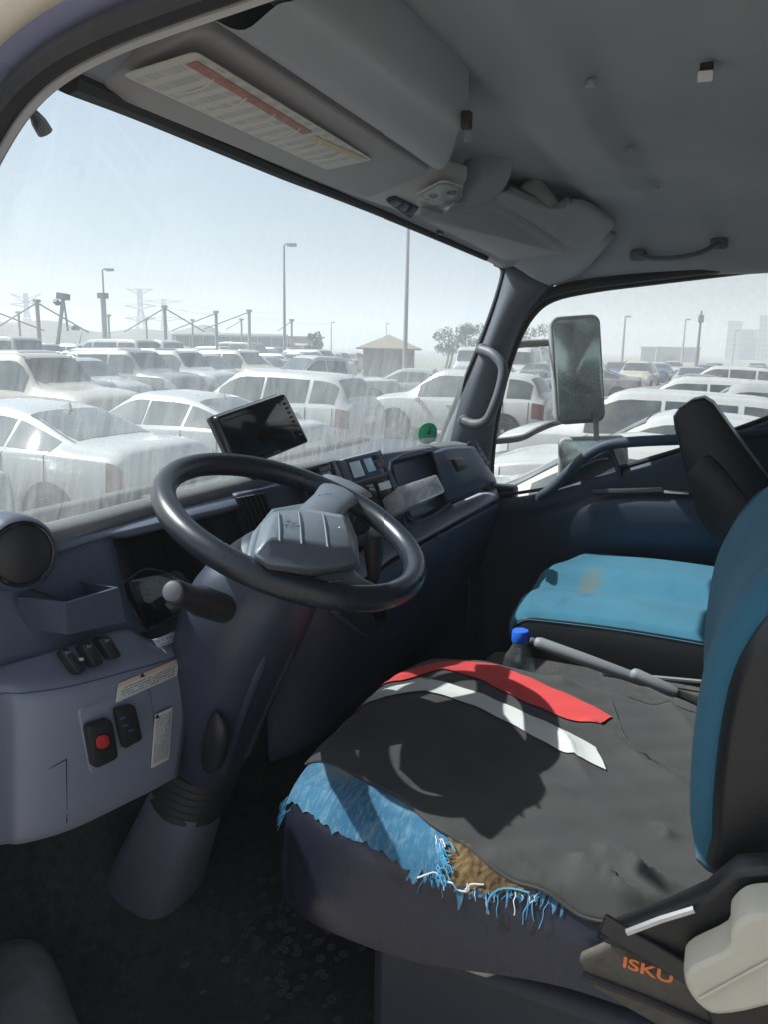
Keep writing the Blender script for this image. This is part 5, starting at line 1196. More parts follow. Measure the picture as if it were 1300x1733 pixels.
# round green sticker inside the windshield corner
gsx = P(727, 735, x=1.97); gs_ = thing('window_sticker', 'round green sticker in the lower right corner of windshield', 'sticker', gsx)
q = [P(709, 718, x=1.955), P(741, 714, x=1.985), P(740, 750, x=1.985), P(708, 752, x=1.955)]
q = [p+V((0, .0, 0)) for p in q]
mk('disc', MB().plate(q, th=.001, cr=.024, bev=.0003), 'sticker_green', gs_)
mk('pale_band', MB().plate(onq(q, .10, .72, .90, .95), th=.0006, cr=.006, bev=.0002, off=.0012), 'paper', gs_)
mk('mark', MB().bar(bil(q, .55, .2)-V((0, .003, 0)), bil(q, .55, .5)-V((0, .003, 0)), .004, .0006), 'black_plastic', gs_)
mk('mark', MB().bar(bil(q, .40, .5)-V((0, .003, 0)), bil(q, .62, .5)-V((0, .003, 0)), .0006, .003), 'black_plastic', gs_)
# ================================================================== OUTSIDE
GZ = -.15
gm = pbr('sand', (.25, .23, .20), .95, grain=3, gamt=.4, var=.7, vscale=.35, col2=(.17, .16, .145))
mb = MB(); N = 40
rows = [[V((x, y, GZ)) for x in [-900+i*60 for i in range(41)]] for y in [-900+j*60 for j in range(41)]]
struct('ground', MB().grid(rows), 'sand')
def gp(u, v, z): return P(u, v, z=GZ+z)
# raised sand bank far left
rows = []
for i in range(9):
    t = i/8; row = []
    for j in range(41):
        s = j/40; a = math.radians(lerp(52, 33, s)); d = lerp(82, 112, t)
        h = (3.9+.5*math.sin(s*9)+.3*math.sin(s*23+1))*math.sin(math.pi*min(1, t*1.1)*.5)*sstep(1.0, .80, s)
        row.append(V((math.cos(a)*d, math.sin(a)*d, GZ+max(-.1, h))))
    rows.append(row)
struct('sand_bank', MB().grid(rows), 'sand', smooth=80)

# ------------------------------------------------------------------ cars
CAR = {}
def car_type(kind, W, st, zbot, win, glz, tail, head, wheels, wr=.33, fin=False, roof_rack=False):
    """st: stations rear to front (y, ztop, zbelt, half width, half roof width)"""
    def sec(s):
        s = max(0, min(len(st)-1.0001, s)); i = int(s); t = s-i
        g = [V(st[max(0, min(len(st)-1, k))][:3]) for k in (i-1, i, i+1, i+2)]
        h = [V((*st[max(0, min(len(st)-1, k))][3:5], 0)) for k in (i-1, i, i+1, i+2)]
        y, zt, zb = cr(*g, t); hw, rw, _ = cr(*h, t)
        y = max(st[0][0], min(st[-1][0], y))
        mz = lerp(zbot, zb, .55)
        pts = [(hw*.80, zbot), (hw*.95, zbot+.05), (hw*1.0, lerp(zbot, zb, .35)), (hw*1.0, mz), (hw*.975, zb-.03), (hw*.955, zb), (lerp(hw*.955, rw, .5), lerp(zb, zt-.05, .5)), (rw, zt-.055), (rw*.93, zt-.020), (rw*.6, zt-.003), (0, zt)]
        return [V((-x, y, z)) for x, z in pts]
    def full(s): a = sec(s); return a+[V((-p.x, p.y, p.z)) for p in a[-2::-1]]
    ns = (len(st)-1)*4
    ring = [full(k/4) for k in range(ns+1)]
    body = MB().grid(ring)
    for r in (ring[0], ring[-1]): body.add(r, [tuple(range(len(r)))])
    def surf(s, k, off):                               # k: continuous index along the half section
        a = sec(s); k = max(0, min(len(a)-1.001, k)); i = int(k); p = a[i].lerp(a[i+1], k-i)
        b = sec(s+.02); q = b[i].lerp(b[i+1], k-i); du = q-p; dv = a[i+1]-a[i]
        n = dv.cross(du)
        if n.length < 1e-9: n = V((0, 0, 1))
        n.normalize()
        if n.x > .001 or (abs(n.x) < .2 and n.z < 0): n = -n if n.z < -.2 or n.x > .2 else n
        return p+n*off
    def mirror(mb_):
        o = MB(); o.v = [V((-p.x, p.y, p.z)) for p in mb_.v]; o.f = [f[::-1] for f in mb_.f]; return o
    parts = [('body', body, None, 55)]
    for (s0, s1) in win:                               # side panes
        m_ = MB().grid([[surf(lerp(s0, s1, j/5), k, .006) for j in range(6)] for k in (5.25, 6.0, 6.75)])
        parts += [('side_window', m_, 'car_glass', 60), ('side_window', mirror(m_), 'car_glass', 60)]
    for nm, (s0, s1) in glz:                           # front and rear screens
        rows = []
        for j in range(6):
            s = lerp(s0, s1, j/5); half = [surf(s, k, .006) for k in (7.6, 8.5, 9.3, 10)]
            for p in half: p.z += .004
            rows.append(half+[V((-p.x, p.y, p.z)) for p in half[-2::-1]])
        parts.append((nm, MB().grid(rows), 'car_glass', 60))
    for (s0, s1, k0, k1) in tail:
        m_ = MB().grid([[surf(lerp(s0, s1, j/4), lerp(k0, k1, i/4), .007) for j in range(5)] for i in range(5)]); parts += [('tail_lamp', m_, 'lamp_red', 60), ('tail_lamp', mirror(m_), 'lamp_red', 60)]
    for (s0, s1, k0, k1) in head:
        m_ = MB().grid([[surf(lerp(s0, s1, j/4), lerp(k0, k1, i/4), .007) for j in range(5)] for i in range(5)]); parts += [('headlight', m_, 'lamp_clear', 60), ('headlight', mirror(m_), 'lamp_clear', 60)]
    for s0 in [a for a, b in win][1:]+[win[0][0]+.1]:   # door gaps and pull handles
        m_ = MB().tube([surf(s0-.035, k, .0015) for k in (.9, 2, 3, 4, 4.9)], .006, 4); parts += [('door_gap', m_, 'rubber', 0), ('door_gap', mirror(m_), 'rubber', 0)]
    for a, b in win[-2:]:
        m_ = MB().tube([surf(lerp(a, b, .12), 3.75, .02), surf(lerp(a, b, .28), 3.75, .02)], .016, 6); parts += [('door_handle', m_, 'body', 50), ('door_handle', mirror(m_), 'body', 50)]
    # sills and bumpers in dark plastic, mirrors, handles
    hwm = max(s[3] for s in st)
    for sd in (-1, 1):
        parts.append(('door_mirror', MB().loft([[V((sd*(hwm-.02+a), wheels[1]-.62+b*.5, .98+c)) for b, c in ((-.05, -.05), (.06, -.05), (.07, .04), (-.05, .06))] for a in (0, .14, .19)]), 'body', 50))
    if fin: parts.append(('roof_fin', MB().add([V((-.025, st[fin][0]-.10, st[fin][1]-.01)), V((.025, st[fin][0]-.10, st[fin][1]-.01)), V((.012, st[fin][0]-.08, st[fin][1]+.075)), V((-.012, st[fin][0]-.08, st[fin][1]+.075)), V((0, st[fin][0]+.13, st[fin][1]-.005))], [(0, 1, 2, 3), (1, 4, 2), (0, 3, 4), (3, 2, 4), (0, 4, 1)]), 'body', 30))
    if roof_rack:
        for sd in (-1, 1): parts.append(('roof_rail', MB().tube([V((sd*.58, st[3][0]+.05, st[3][1]+.0)), V((sd*.60, st[3][0]+.15, st[3][1]+.05)), V((sd*.60, st[-4][0]-.5, st[3][1]+.06)), V((sd*.58, st[-4][0]-.4, st[3][1]+.01))], .016, 6), 'rim', 50))
    parts.append(('plate', MB().box((0, st[0][0]-.008, .78), (.46, .012, .12)), 'white_print', 0))
    for yw in wheels:
        for sd in (-1, 1):
            parts.append(('wheel_arch', MB().lathe((sd*(hwm-.10), yw, wr), (sd, 0, 0), [(wr+.055, 0), (wr+.055, .104), (wr+.02, .107), (.05, .107)], 20), 'rubber', 40))
            parts.append(('wheel', MB().lathe((sd*(hwm-.16), yw, wr), (sd, 0, 0), [(wr*.6, 0), (wr*.97, .02), (wr, .05), (wr, .13), (wr*.95, .168), (wr*.70, .175), (wr*.66, .170)], 24), 'tyre', 40))
            parts.append(('>rim', MB().lathe((sd*(hwm-.16), yw, wr), (sd, 0, 0), [(wr*.67, .150), (wr*.66, .172), (wr*.60, .165), (wr*.30, .155), (wr*.12, .172), (.01, .172)], 10), 'rim', 30))
    CAR[kind] = parts
_mesh = {}
def put_car(kind, paint, x, y, rot, name, label, cat, group=None, scale=1.0, dz=0.0):
    r = bpy.data.objects.new(name, None); COL.objects.link(r); r.location = (x, y, GZ+dz); r.rotation_euler.z = math.radians(rot); r.scale = (scale,)*3
    r.empty_display_size = .2; tagit(r, label, cat, group); last = None
    key = (kind, paint)
    if key not in _mesh:
        lst = []
        for nm, mb_, mt, sm in CAR[kind]:
            me_o = mk(nm.lstrip('>'), mb_, {None: paint, 'body': paint}.get(mt, mt), None, smooth=sm); me = me_o.data; bpy.data.objects.remove(me_o); lst.append((nm, me))
        _mesh[key] = lst
    for nm, me in _mesh[key]:
        o = bpy.data.objects.new(nm.lstrip('>'), me); COL.objects.link(o); o.parent = last if nm[0] == '>' else r
        if nm[0] != '>': last = o
    return r
# (y, ztop, zbelt, half width, half roof width)
car_type('sedan', 1.82, [(-2.32, .80, .74, .70, .60), (-2.28, 1.02, .92, .82, .66), (-2.10, 1.10, .98, .87, .70), (-1.55, 1.13, 1.0, .90, .66), (-.75, 1.40, .99, .91, .56), (-.1, 1.46, .97, .91, .58), (.40, 1.43, .95, .91, .57), (1.15, 1.02, .93, .90, .68), (1.75, .95, .88, .88, .72), (2.15, .84, .78, .80, .66), (2.32, .62, .58, .66, .56)], .24,
    [(3.25, 4.05), (4.12, 5.2), (5.27, 6.55)], [('rear_window', (3.05, 3.95)), ('windscreen', (6.1, 6.95))], [(.75, 1.9, 3.0, 4.6)], [(8.4, 9.6, 3.2, 4.5)], (-1.36, 1.38), .33, fin=4)
car_type('crossover', 1.86, [(-2.25, .72, .66, .74, .62), (-2.22, 1.05, .95, .84, .66), (-2.08, 1.20, 1.02, .90, .66), (-1.78, 1.58, 1.04, .92, .58), (-1.0, 1.66, 1.02, .93, .60), (-.1, 1.68, 1.0, .93, .60), (.45, 1.63, .99, .93, .60), (1.15, 1.16, 1.02, .92, .70), (1.75, 1.06, .98, .90, .74), (2.12, .92, .86, .84, .70), (2.25, .66, .60, .70, .60)], .28,
    [(2.75, 3.6), (3.7, 4.75), (4.82, 6.5)], [('rear_window', (2.1, 2.9)), ('windscreen', (6.12, 6.92))], [(1.15, 2.6, 2.9, 4.6)], [(8.4, 9.6, 3.2, 4.6)], (-1.32, 1.36), .36, fin=3, roof_rack=False)
car_type('suv', 1.96, [(-2.40, .80, .74, .80, .66), (-2.38, 1.15, 1.05, .90, .72), (-2.30, 1.40, 1.12, .95, .70), (-2.12, 1.80, 1.14, .97, .66), (-1.2, 1.88, 1.13, .98, .68), (-.1, 1.90, 1.12, .98, .68), (.50, 1.86, 1.12, .98, .67), (1.05, 1.32, 1.14, .97, .78), (1.75, 1.24, 1.12, .96, .82), (2.22, 1.12, 1.02, .92, .80), (2.40, .80, .74, .80, .70)], .34,
    [(2.75, 3.55), (3.65, 4.75), (4.85, 6.5)], [('rear_window', (2.1, 2.85)), ('windscreen', (6.1, 6.92))], [(.9, 2.1, 3.2, 4.6)], [(8.5, 9.7, 3.2, 4.7)], (-1.42, 1.45), .40, roof_rack=True)
car_type('pickup', 1.84, [(-2.60, .60, .55, .80, .76), (-2.58, 1.02, .96, .88, .84), (-2.50, 1.06, 1.0, .90, .86), (-.95, 1.08, 1.02, .91, .86), (-.85, 1.40, 1.03, .91, .66), (-.70, 1.70, 1.03, .91, .60), (.0, 1.76, 1.02, .91, .61), (.45, 1.72, 1.02, .91, .60), (1.15, 1.18, 1.04, .90, .74), (2.0, 1.08, 1.0, .88, .76), (2.45, .96, .88, .84, .74), (2.60, .66, .60, .74, .66)], .34,
    [(5.1, 6.1), (6.2, 7.5)], [('rear_window', (4.1, 4.85)), ('windscreen', (7.1, 7.92))], [(.5, 1.5, 3.0, 4.5)], [(9.4, 10.6, 3.2, 4.7)], (-1.55, 1.62), .38)
car_type('van', 1.9, [(-2.50, .70, .64, .80, .70), (-2.48, 1.25, 1.05, .90, .80), (-2.42, 1.75, 1.18, .94, .78), (-2.25, 2.22, 1.18, .95, .74), (-1.0, 2.28, 1.16, .95, .76), (.8, 2.26, 1.14, .95, .75), (1.45, 2.12, 1.12, .95, .72), (2.10, 1.28, 1.08, .93, .76), (2.42, 1.05, .96, .88, .74), (2.52, .70, .64, .76, .66)], .30,
    [(3.1, 3.95), (4.05, 4.95), (5.05, 6.7)], [('rear_window', (1.6, 2.7)), ('windscreen', (6.15, 6.92))], [(.9, 1.8, 2.4, 4.3)], [(7.4, 8.6, 3.2, 4.7)], (-1.5, 1.5), .34)

# nearest cars, placed one by one
put_car('sedan', 'car_white', 6.95, 7.95, 0, 'sedan', 'white sedan with roof fin nearest beyond the left of windshield', 'car', 'cars parked around the truck')
put_car('sedan', 'car_white', 9.75, 7.75, 0, 'sedan', 'white sedan second from left, partly behind the black monitor', 'car', 'cars parked around the truck')
put_car('crossover', 'car_white', 14.0, 8.75, 0, 'crossover', 'white crossover with red tail lamps seen just right of the monitor', 'car', 'cars parked around the truck')
put_car('sedan', 'car_silver', 4.35, 8.35, 0, 'sedan', 'silver grey car at far left edge behind the round vent', 'car', 'cars parked around the truck')
put_car('crossover', 'car_white', 18.2, 6.0, 0, 'crossover', 'white crossover straddling the right pillar and grab handle', 'car', 'cars parked around the truck')
put_car('sedan', 'car_white', 6.75, .55, 0, 'sedan', 'white sedan closest below the wing mirror outside passenger window', 'car', 'cars parked around the truck', 1.03)
put_car('sedan', 'car_white', 9.6, .35, 0, 'sedan', 'white sedan second outside the passenger window with broad flat roof', 'car', 'cars parked around the truck', 1.05)
put_car('crossover', 'car_white', 12.4, 1.15, 0, 'crossover', 'white crossover third outside the passenger window, behind dark slab', 'car', 'cars parked around the truck', .98)
put_car('crossover', 'car_silver', 15.6, -.45, 0, 'crossover', 'silver crossover outside passenger window right of the wing mirror', 'car', 'cars parked around the truck', 1.0)
put_car('crossover', 'car_white', 18.6, .75, 0, 'crossover', 'white crossover with clear windows just right of the wing mirror', 'car', 'cars parked around the truck', 1.0)
put_car('suv', 'car_beige', 12.0, 13.3, 180, 'suv', 'dusty beige off roader facing the truck at the left edge', 'car', 'cars parked around the truck')
put_car('pickup', 'car_white', 22.5, 12.4, 62, 'pickup', 'white pickup with open bed in front of the brown hut', 'pickup', 'cars parked around the truck', 1.05)
put_car('sedan', 'car_silver', 25.5, 10.2, 10, 'sedan', 'silver sedan beside the right pillar beyond the white pickup', 'car', 'cars parked around the truck')
put_car('crossover', 'car_white', 34, 9.9, 95, 'crossover', 'white car far off between the pillar handle and wing mirror', 'car')
rc = random.Random(11)
ORD = ['first', 'second', 'third', 'fourth', 'fifth', 'sixth', 'seventh', 'eighth', 'ninth', 'tenth', 'eleventh', 'twelfth', 'thirteenth', 'fourteenth', 'fifteenth', 'sixteenth']
KN = {'suv': 'off roader', 'van': 'high roofed van', 'crossover': 'crossover', 'pickup': 'pickup', 'sedan': 'sedan'}
CN = {'car_white': 'white', 'car_silver': 'silver', 'car_beige': 'beige', 'car_grey': 'grey', 'car_dark': 'black', 'car_blue': 'dark blue'}
def rank(cars, what, side, group):
    seen = [c for c in cars if -70 < proj((c[2], c[3], .8))[0] < 1370]
    seen.sort(key=lambda c: proj((c[2], c[3], .8))[0], reverse=(side == 'right'))
    for n, (k, p, x, y, r) in enumerate(seen):
        put_car(k, p, x, y, r, k, CN[p]+' '+KN[k]+', '+ORD[n]+' from the '+side+' in the '+what, 'van' if k == 'van' else 'car', group)
# ranks of vehicles facing the truck on the left
lst = []
for i in range(9):
    x = 15.2+2.5*i; y = 17.0+.45*i+rc.uniform(-.4, .4)
    k = ('suv', 'crossover', 'suv', 'suv', 'pickup', 'suv', 'crossover', 'sedan', 'sedan')[i]
    lst.append((k, ('car_silver', 'car_white', 'car_grey', 'car_white', 'car_white', 'car_beige', 'car_silver', 'car_white', 'car_grey')[i], x, y, 180+rc.uniform(-4, 4)))
rank(lst, 'second rank beyond the windshield', 'left', 'second rank of parked vehicles')
RN = ('third', 'fourth', 'fifth', 'farthest')
for r_, (y0, nx, x0, dx) in enumerate(((23.5, 13, 18, 2.6), (30, 15, 22, 2.7), (37, 16, 26, 2.8), (46, 16, 31, 3.1))):
    lst = []
    for i in range(nx):
        x = x0+dx*i+rc.uniform(-.3, .3); y = y0+rc.uniform(-.6, .6)+.25*i*r_*.3
        if math.hypot(x-52, y-25) < 7: continue
        k = rc.choice(['suv', 'suv', 'suv', 'van', 'crossover', 'pickup']) if r_ else rc.choice(['suv', 'sedan', 'pickup', 'crossover', 'sedan'])
        p = rc.choice(['car_white']*4+['car_silver']*3+['car_beige']+['car_grey']*3+['car_dark']*2)
        lst.append((k, p, x, y, (180 if r_ % 2 == 0 else 0)+rc.uniform(-5, 5)))
    rank(lst, RN[r_]+' hazy rank beyond the windshield', 'left', RN[r_]+' rank of parked vehicles')
# behind the pillar and to the right, thinning out into the haze
for r_, (x0, y0, y1, dy) in enumerate(((23.5, -4, 4, 2.4), (29.5, -4, 6, 2.5), (36, -5, 9, 2.6), (45, -6, 12, 2.7), (56, -7, 16, 2.9), (70, -8, 20, 3.2))):
    y = y0; lst = []
    while y < y1:
        k = rc.choice(['sedan', 'sedan', 'sedan', 'crossover'])
        p = rc.choice(['car_white', 'car_white', 'car_silver', 'car_grey', 'car_blue', 'car_dark', 'car_beige'])
        p = 'car_white' if k == 'van' else p
        lst.append((k, p, x0+rc.uniform(-.6, .6), y, (0 if r_ < 3 else rc.choice([90, -90]))+rc.uniform(-4, 4))); y += dy if r_ >= 3 else dy*2.1
    rank(lst, ('nearest', 'second', 'third', 'fourth', 'fifth', 'farthest')[r_]+' distant rank outside passenger window', 'right', ('nearest', 'second', 'third', 'fourth', 'fifth', 'farthest')[r_]+' distant rank on the right')
put_car('van', 'car_white', 52, 16.5, 100, 'van', 'white high roofed van under the tree left of the pillar', 'van')
put_car('van', 'car_white', 46, 11.5, 95, 'van', 'white van right of the brown hut', 'van')

# long bus beyond the ranks
bs = P(390, 577, d=76); bs.z = GZ
bus = thing('bus', 'long dark windowed bus beyond the ranks of parked vehicles', 'bus', bs)
ang = YAW+math.radians(10)+math.radians(90); bx = V((math.cos(ang), math.sin(ang), 0)); by = V((-bx.y, bx.x, 0))
def bpnt(a, b, c): return bs+bx*a+by*b+V((0, 0, c))
mb = MB(); mb.loft([[bpnt(a, -1.2*s_, .5), bpnt(a, -1.25*s_, 1.6), bpnt(a, -1.2*s_, 2.9), bpnt(a, -.95*s_, 3.12), bpnt(a, .95*s_, 3.12), bpnt(a, 1.2*s_, 2.9), bpnt(a, 1.25*s_, 1.6), bpnt(a, 1.2*s_, .5)] for a, s_ in ((-5.5, .94), (-5.3, 1), (5.3, 1), (5.5, .94))])
mk('body', mb, 'car_white', bus, bevel=.05)
for k in range(8):
    a0 = -5.1+k*1.28
    for s_ in (-1, 1): mk('side_window', MB().prism([bpnt(a0, 1.24*s_, 1.7), bpnt(a0+1.2, 1.24*s_, 1.7), bpnt(a0+1.2, 1.20*s_, 2.75), bpnt(a0, 1.20*s_, 2.75)], by*(.03*s_)), 'car_glass', bus)
for e in (-1, 1): mk('windscreen', MB().prism([bpnt(5.5*e, -1.0, 1.5), bpnt(5.5*e, 1.0, 1.5), bpnt(5.48*e, .95, 2.8), bpnt(5.48*e, -.95, 2.8)], bx*(.03*e)), 'car_glass', bus)
for a in (-3.6, 3.4):
    for s_ in (-1, 1): mk('wheel', MB().lathe(bpnt(a, s_*.95, .48), by*s_, [(.3, 0), (.48, .03), (.48, .27), (.30, .30), (.05, .28)], 18), 'tyre', bus)

# ------------------------------------------------------------------ poles
def dirp(u, v, dist):                                   # point at horizontal distance dist in the photo direction
    r = P(u, v, d=1)-CAM; return CAM+r*(dist/math.hypot(r.x, r.y))
def lamp_post(u, vtop, dist, r, label, arm=None, mat='pole_grey', name='lamp_post'):
    top = dirp(u, vtop, dist); base = V((top.x, top.y, GZ))
    t = thing(name, label, 'lamp post', base)
    mk('pole', MB().tube([base, base+(top-base)*.5, top], [r*1.25, r, r*.7], 8), mat, t)
    if arm:
        q = top+Rv*arm; mk('arm', MB().tube([top-V((0, 0, .05)), top.lerp(q, .5)+V((0, 0, .12)), q], r*.5, 6), mat, t)
        mk('lamp_head', MB().loft([[q+Rv*(a)+V((0, 0, c*.09*w))+Fv*(b*.14*w) for b, c in ((-1, -1), (1, -1), (.8, 1), (-.8, 1))] for a, w in ((-.15, .6), (.1, 1), (.55, .8))]), mat, t)
    return t
lamp_post(480, 415, 58, .10, 'tall grey street lamp rising above the bus', .35)
lamp_post(694, 300, 50, .13, 'thick tall mast near the middle of the windshield, top hidden', .4)
tpost = lamp_post(173, 457, 68, .09, 'grey street lamp on a stout post at left', .35)
lamp_post(1059, 536, 110, .16, 'thin lamp post seen right of the wing mirror', .2)
lamp_post(1161, 541, 130, .15, 'faint lamp post left of the tall dark mast', .2)
t_ = lamp_post(1188, 526, 85, .13, 'tall dark mast seen above the passenger door window', None, 'pole_dark', 'mast')
q = dirp(1187, 540, 85); mk('collar', MB().box(q, (.5, .5, .7)), 'pole_dark', t_)
q0, q1 = dirp(174, 503, 68), dirp(178, 590, 68); q1.z = GZ
mk('post', MB().tube([q0, q1], .21, 8), 'pole_grey', tpost); mk('box', MB().box(q0+V((0, 0, .1)), (.62, .62, .42)), 'pole_dark', tpost)
for u, v, dd in ((1245, 560, 160), (560, 546, 150), (655, 548, 170)):
    lamp_post(u, v, dd, .14, 'faint thin post in the far haze at photo column '+{1245: 'right edge', 560: 'left of the hut', 655: 'above the hut'}[u], .2)
# posts of the torn-down sun shade with their sloping struts
SH = [(62, 508, 50, (150, 563)), (278, 518, 56, (210, 562)), (365, 527, 60, (290, 560)), (421, 525, 58, (345, 557)), (493, 541, 64, (470, 560)), (31, 528, 66, None), (183, 533, 66, None), (247, 540, 72, None), (325, 541, 75, None), (408, 540, 72, (382, 558)), (-30, 515, 52, (75, 560))]
SHL = ['nearest left', 'right of the lamp with box', 'left above the bus', 'above the middle of bus', 'beside the tall lamp', 'small one near the left edge', 'small one right of boxed lamp', 'small one above the sand bank', 'small one left above the bus', 'small one above bus middle', 'just beyond the left edge']
for (u, v, d_, strut), lb in zip(SH, SHL):
    top = dirp(u, v, d_); b_ = V((top.x, top.y, GZ)); t = thing('shade_post', 'grey shade frame post with slanting strut, '+lb if strut else 'plain grey shade frame post, '+lb, 'post', b_, 'posts of the sun shade')
    mk('post', MB().tube([b_, top], .115 if d_ < 61 else .085, 8), 'pole_grey', t)
    mk('cap', MB().box(top+V((0, 0, -.05)), (.30, .30, .16)), 'pole_grey', t)
    if strut:
        e_ = dirp(strut[0], strut[1], d_+2); mk('strut', MB().tube([top-V((0, 0, .15)), e_], .045, 6), 'pole_grey', t)
        e2 = dirp(2*u-strut[0] if u > 100 else u-80, strut[1], d_+4); mk('strut', MB().tube([top-V((0, 0, .15)), e2], .05, 6), 'pole_grey', t) if u in (62, 278) else None
# leaning flood light mast
a, b = dirp(107, 505, 52), dirp(86, 572, 52); b.z = GZ
t = thing('flood_light_mast', 'leaning mast with floodlight box at left of windshield', 'mast', b)
mk('mast', MB().tube([b, a], [.15, .11], 8), 'pole_grey', t); mk('flood_light', MB().box(a+V((0, 0, .1)), (.62, .5, .36), Matrix.Rotation(.2, 3, 'X')), 'pole_dark', t)
mk('brace', MB().tube([a, dirp(115, 560, 53)], .07, 6), 'pole_grey', t)
q = dirp(96, 512, 52); mk('flood_light', MB().box(q, (.34, .3, .22), Matrix.Rotation(.6, 3, 'Y')), 'pole_dark', t)
# power pylons in the haze
def pylon(u, vtop, dist, label, arms):
    top = dirp(u, vtop, dist); h = top.z-GZ; b = V((top.x, top.y, GZ)); t = thing('power_pylon', label, 'pylon', b, 'power pylons in the haze')
    def c(k, s1, s2): w = lerp(.11*h, .03*h, min(1, k*1.5)); return b+Rv*(w*s1)+V((Fv.x, Fv.y, 0)).normalized()*(w*s2)+V((0, 0, h*k))
    mb = MB(); lv = [0, .2, .38, .54, .68, .8, .9, 1.0]
    for s1 in (-1, 1):
        for s2 in (-1, 1):
            for k0, k1 in zip(lv, lv[1:]):
                mb.tube([c(k0, s1, s2), c(k1, s1, s2)], .11, 4); mb.tube([c(k0, s1, s2), c(k1, -s1, s2)], .09, 4); mb.tube([c(k0, s1, s2), c(k1, s1, -s2)], .09, 4)
    mk('lattice', mb, 'pole_grey', t)
    for k, L, up in arms:
        for s1 in (-1, 1):
            p0 = b+V((0, 0, h*k)); e = p0+Rv*(s1*L*h)+V((0, 0, up*h)); mk('cross_arm', MB().tube([p0-V((0, 0, .06*h)), e], .14, 4).tube([p0+V((0, 0, .02*h)), e], .14, 4), 'pole_grey', t)
    return b, h
pylon(43, 496, 215, 'left pylon with two raised horn arms', ((.86, .30, .14), (.80, .32, .0)))
pylon(236, 488, 215, 'middle pylon with stepped cross arms', ((.95, .22, .04), (.72, .26, .0), (.52, .26, 0)))
pylon(276, 506, 260, 'right pylon with wide flat cross arms', ((.96, .40, .0), (.62, .45, -.02)))
pw = thing('power_lines', 'thin overhead power lines across the hazy sky at left', 'cables', dirp(150, 520, 330))
for u0, v0, u1, v1 in ((-60, 505, 43, 500), (-60, 508, 60, 508), (43, 505, 236, 512), (20, 508, 236, 500), (236, 512, 480, 540), (276, 508, 480, 530), (300, 525, 560, 548)):
    a, b = dirp(u0, v0, 215), dirp(u1, v1, 215); mk('cable', MB().tube([a.lerp(b, k/8)-V((0, 0, 4*(k/8)*(1-k/8))) for k in range(9)], .045, 4), 'pole_grey', pw)

# ------------------------------------------------------------------ hut, sheds, towers
hb_ = dirp(658, 600, 60); hb_.z = GZ; ra = V((Rv.x, Rv.y, 0)).normalized(); fa = V((Fv.x, Fv.y, 0)).normalized()
hut = thing('hut', 'brown hut with tan pyramid roof behind the parked cars', 'hut', hb_)
def hp(a, b, c): return hb_+ra*a+fa*b+V((0, 0, c))
mk('wall', MB().loft([[hp(-1.9, -2.2, z), hp(1.9, -2.2, z), hp(1.9, 2.2, z), hp(-1.9, 2.2, z)] for z in (0, 2.15)]), 'hut_wall', hut)
mk('roof', MB().add([hp(-2.4, -2.9, 2.05), hp(2.4, -2.9, 2.05), hp(2.4, 2.9, 2.05), hp(-2.4, 2.9, 2.05), hp(0, 0, 3.05), hp(-2.4, -2.9, 1.95), hp(2.4, -2.9, 1.95), hp(2.4, 2.9, 1.95), hp(-2.4, 2.9, 1.95)], [(0, 1, 4), (1, 2, 4), (2, 3, 4), (3, 0, 4), (5, 6, 1, 0), (6, 7, 2, 1), (7, 8, 3, 2), (8, 5, 0, 3), (5, 8, 7, 6)]), 'hut_roof', hut, smooth=0)
mk('door', MB().box(hp(-.8, -2.22, 1.0), (.9, .06, 2.0), Matrix((ra, fa, V((0, 0, 1)))).transposed()), 'pole_dark', hut); mk('window', MB().box(hp(1.2, -2.22, 1.3), (1.1, .06, .8), Matrix((ra, fa, V((0, 0, 1)))).transposed()), 'car_glass', hut)
def block(name, label, cat, u0, u1, vt, dist, mat, depth=12., wins=None, low=None):
    a, b = dirp(u0, vt, dist), dirp(u1, vt, dist); bb = V(((a.x+b.x)/2, (a.y+b.y)/2, GZ)); t = thing(name, label, cat, bb)
    w = (b-a).length/2; h = a.z-GZ; f_ = (bb-V((0, 0, GZ))); f_ = V((f_.x, f_.y, 0)).normalized(); r_ = V((f_.y, -f_.x, 0))
    def q(x, y, z): return bb+r_*x+f_*y+V((0, 0, z))
    mk('wall', MB().loft([[q(-w, 0, z), q(w, 0, z), q(w, depth, z), q(-w, depth, z)] for z in (0, h)]), mat, t)
    mk('roof', MB().loft([[q(-w-.3, -.3, z), q(w+.3, -.3, z), q(w+.3, depth+.3, z), q(-w-.3, depth+.3, z)] for z in (h, h+.02*h+.1)]), 'concrete', t)
    if wins:
        nx, nz = wins
        for i in range(nx):
            for j in range(nz):
                x0 = -w+2*w*(i+.18)/nx; x1 = -w+2*w*(i+.82)/nx; z0 = h*(.06+.92*(j+.2)/nz); z1 = h*(.06+.92*(j+.8)/nz)
                mk('window', MB().prism([q(x0, -.05, z0), q(x1, -.05, z0), q(x1, -.05, z1), q(x0, -.05, z1)], f_*.06), 'tower_window', t)
    return t
block('shed', 'long brown shed far off above the parked cars at right', 'shed', 1112, 1186, 588, 190, 'shed_wall', wins=(7, 1))
block('shed', 'low blue grey shed left of the long brown one', 'shed', 1086, 1111, 588, 188, 'shed_blue', wins=(2, 1))
block('tower_block', 'pale hazy tower block, left one of three at right edge', 'building', 1233, 1257, 545, 300, 'tower_wall', 20., (4, 7))
block('tower_block', 'pale hazy lower tower block between two taller ones', 'building', 1255, 1284, 559, 310, 'tower_wall', 20., (5, 5))
block('tower_block', 'pale hazy tallest tower block at the right edge', 'building', 1287, 1330, 536, 290, 'tower_wall', 20., (6, 8))
block('shed', 'low tan wall and sheds beyond the bus at its right end', 'shed', 478, 545, 571, 95, 'hut_roof', 6., (5, 1))
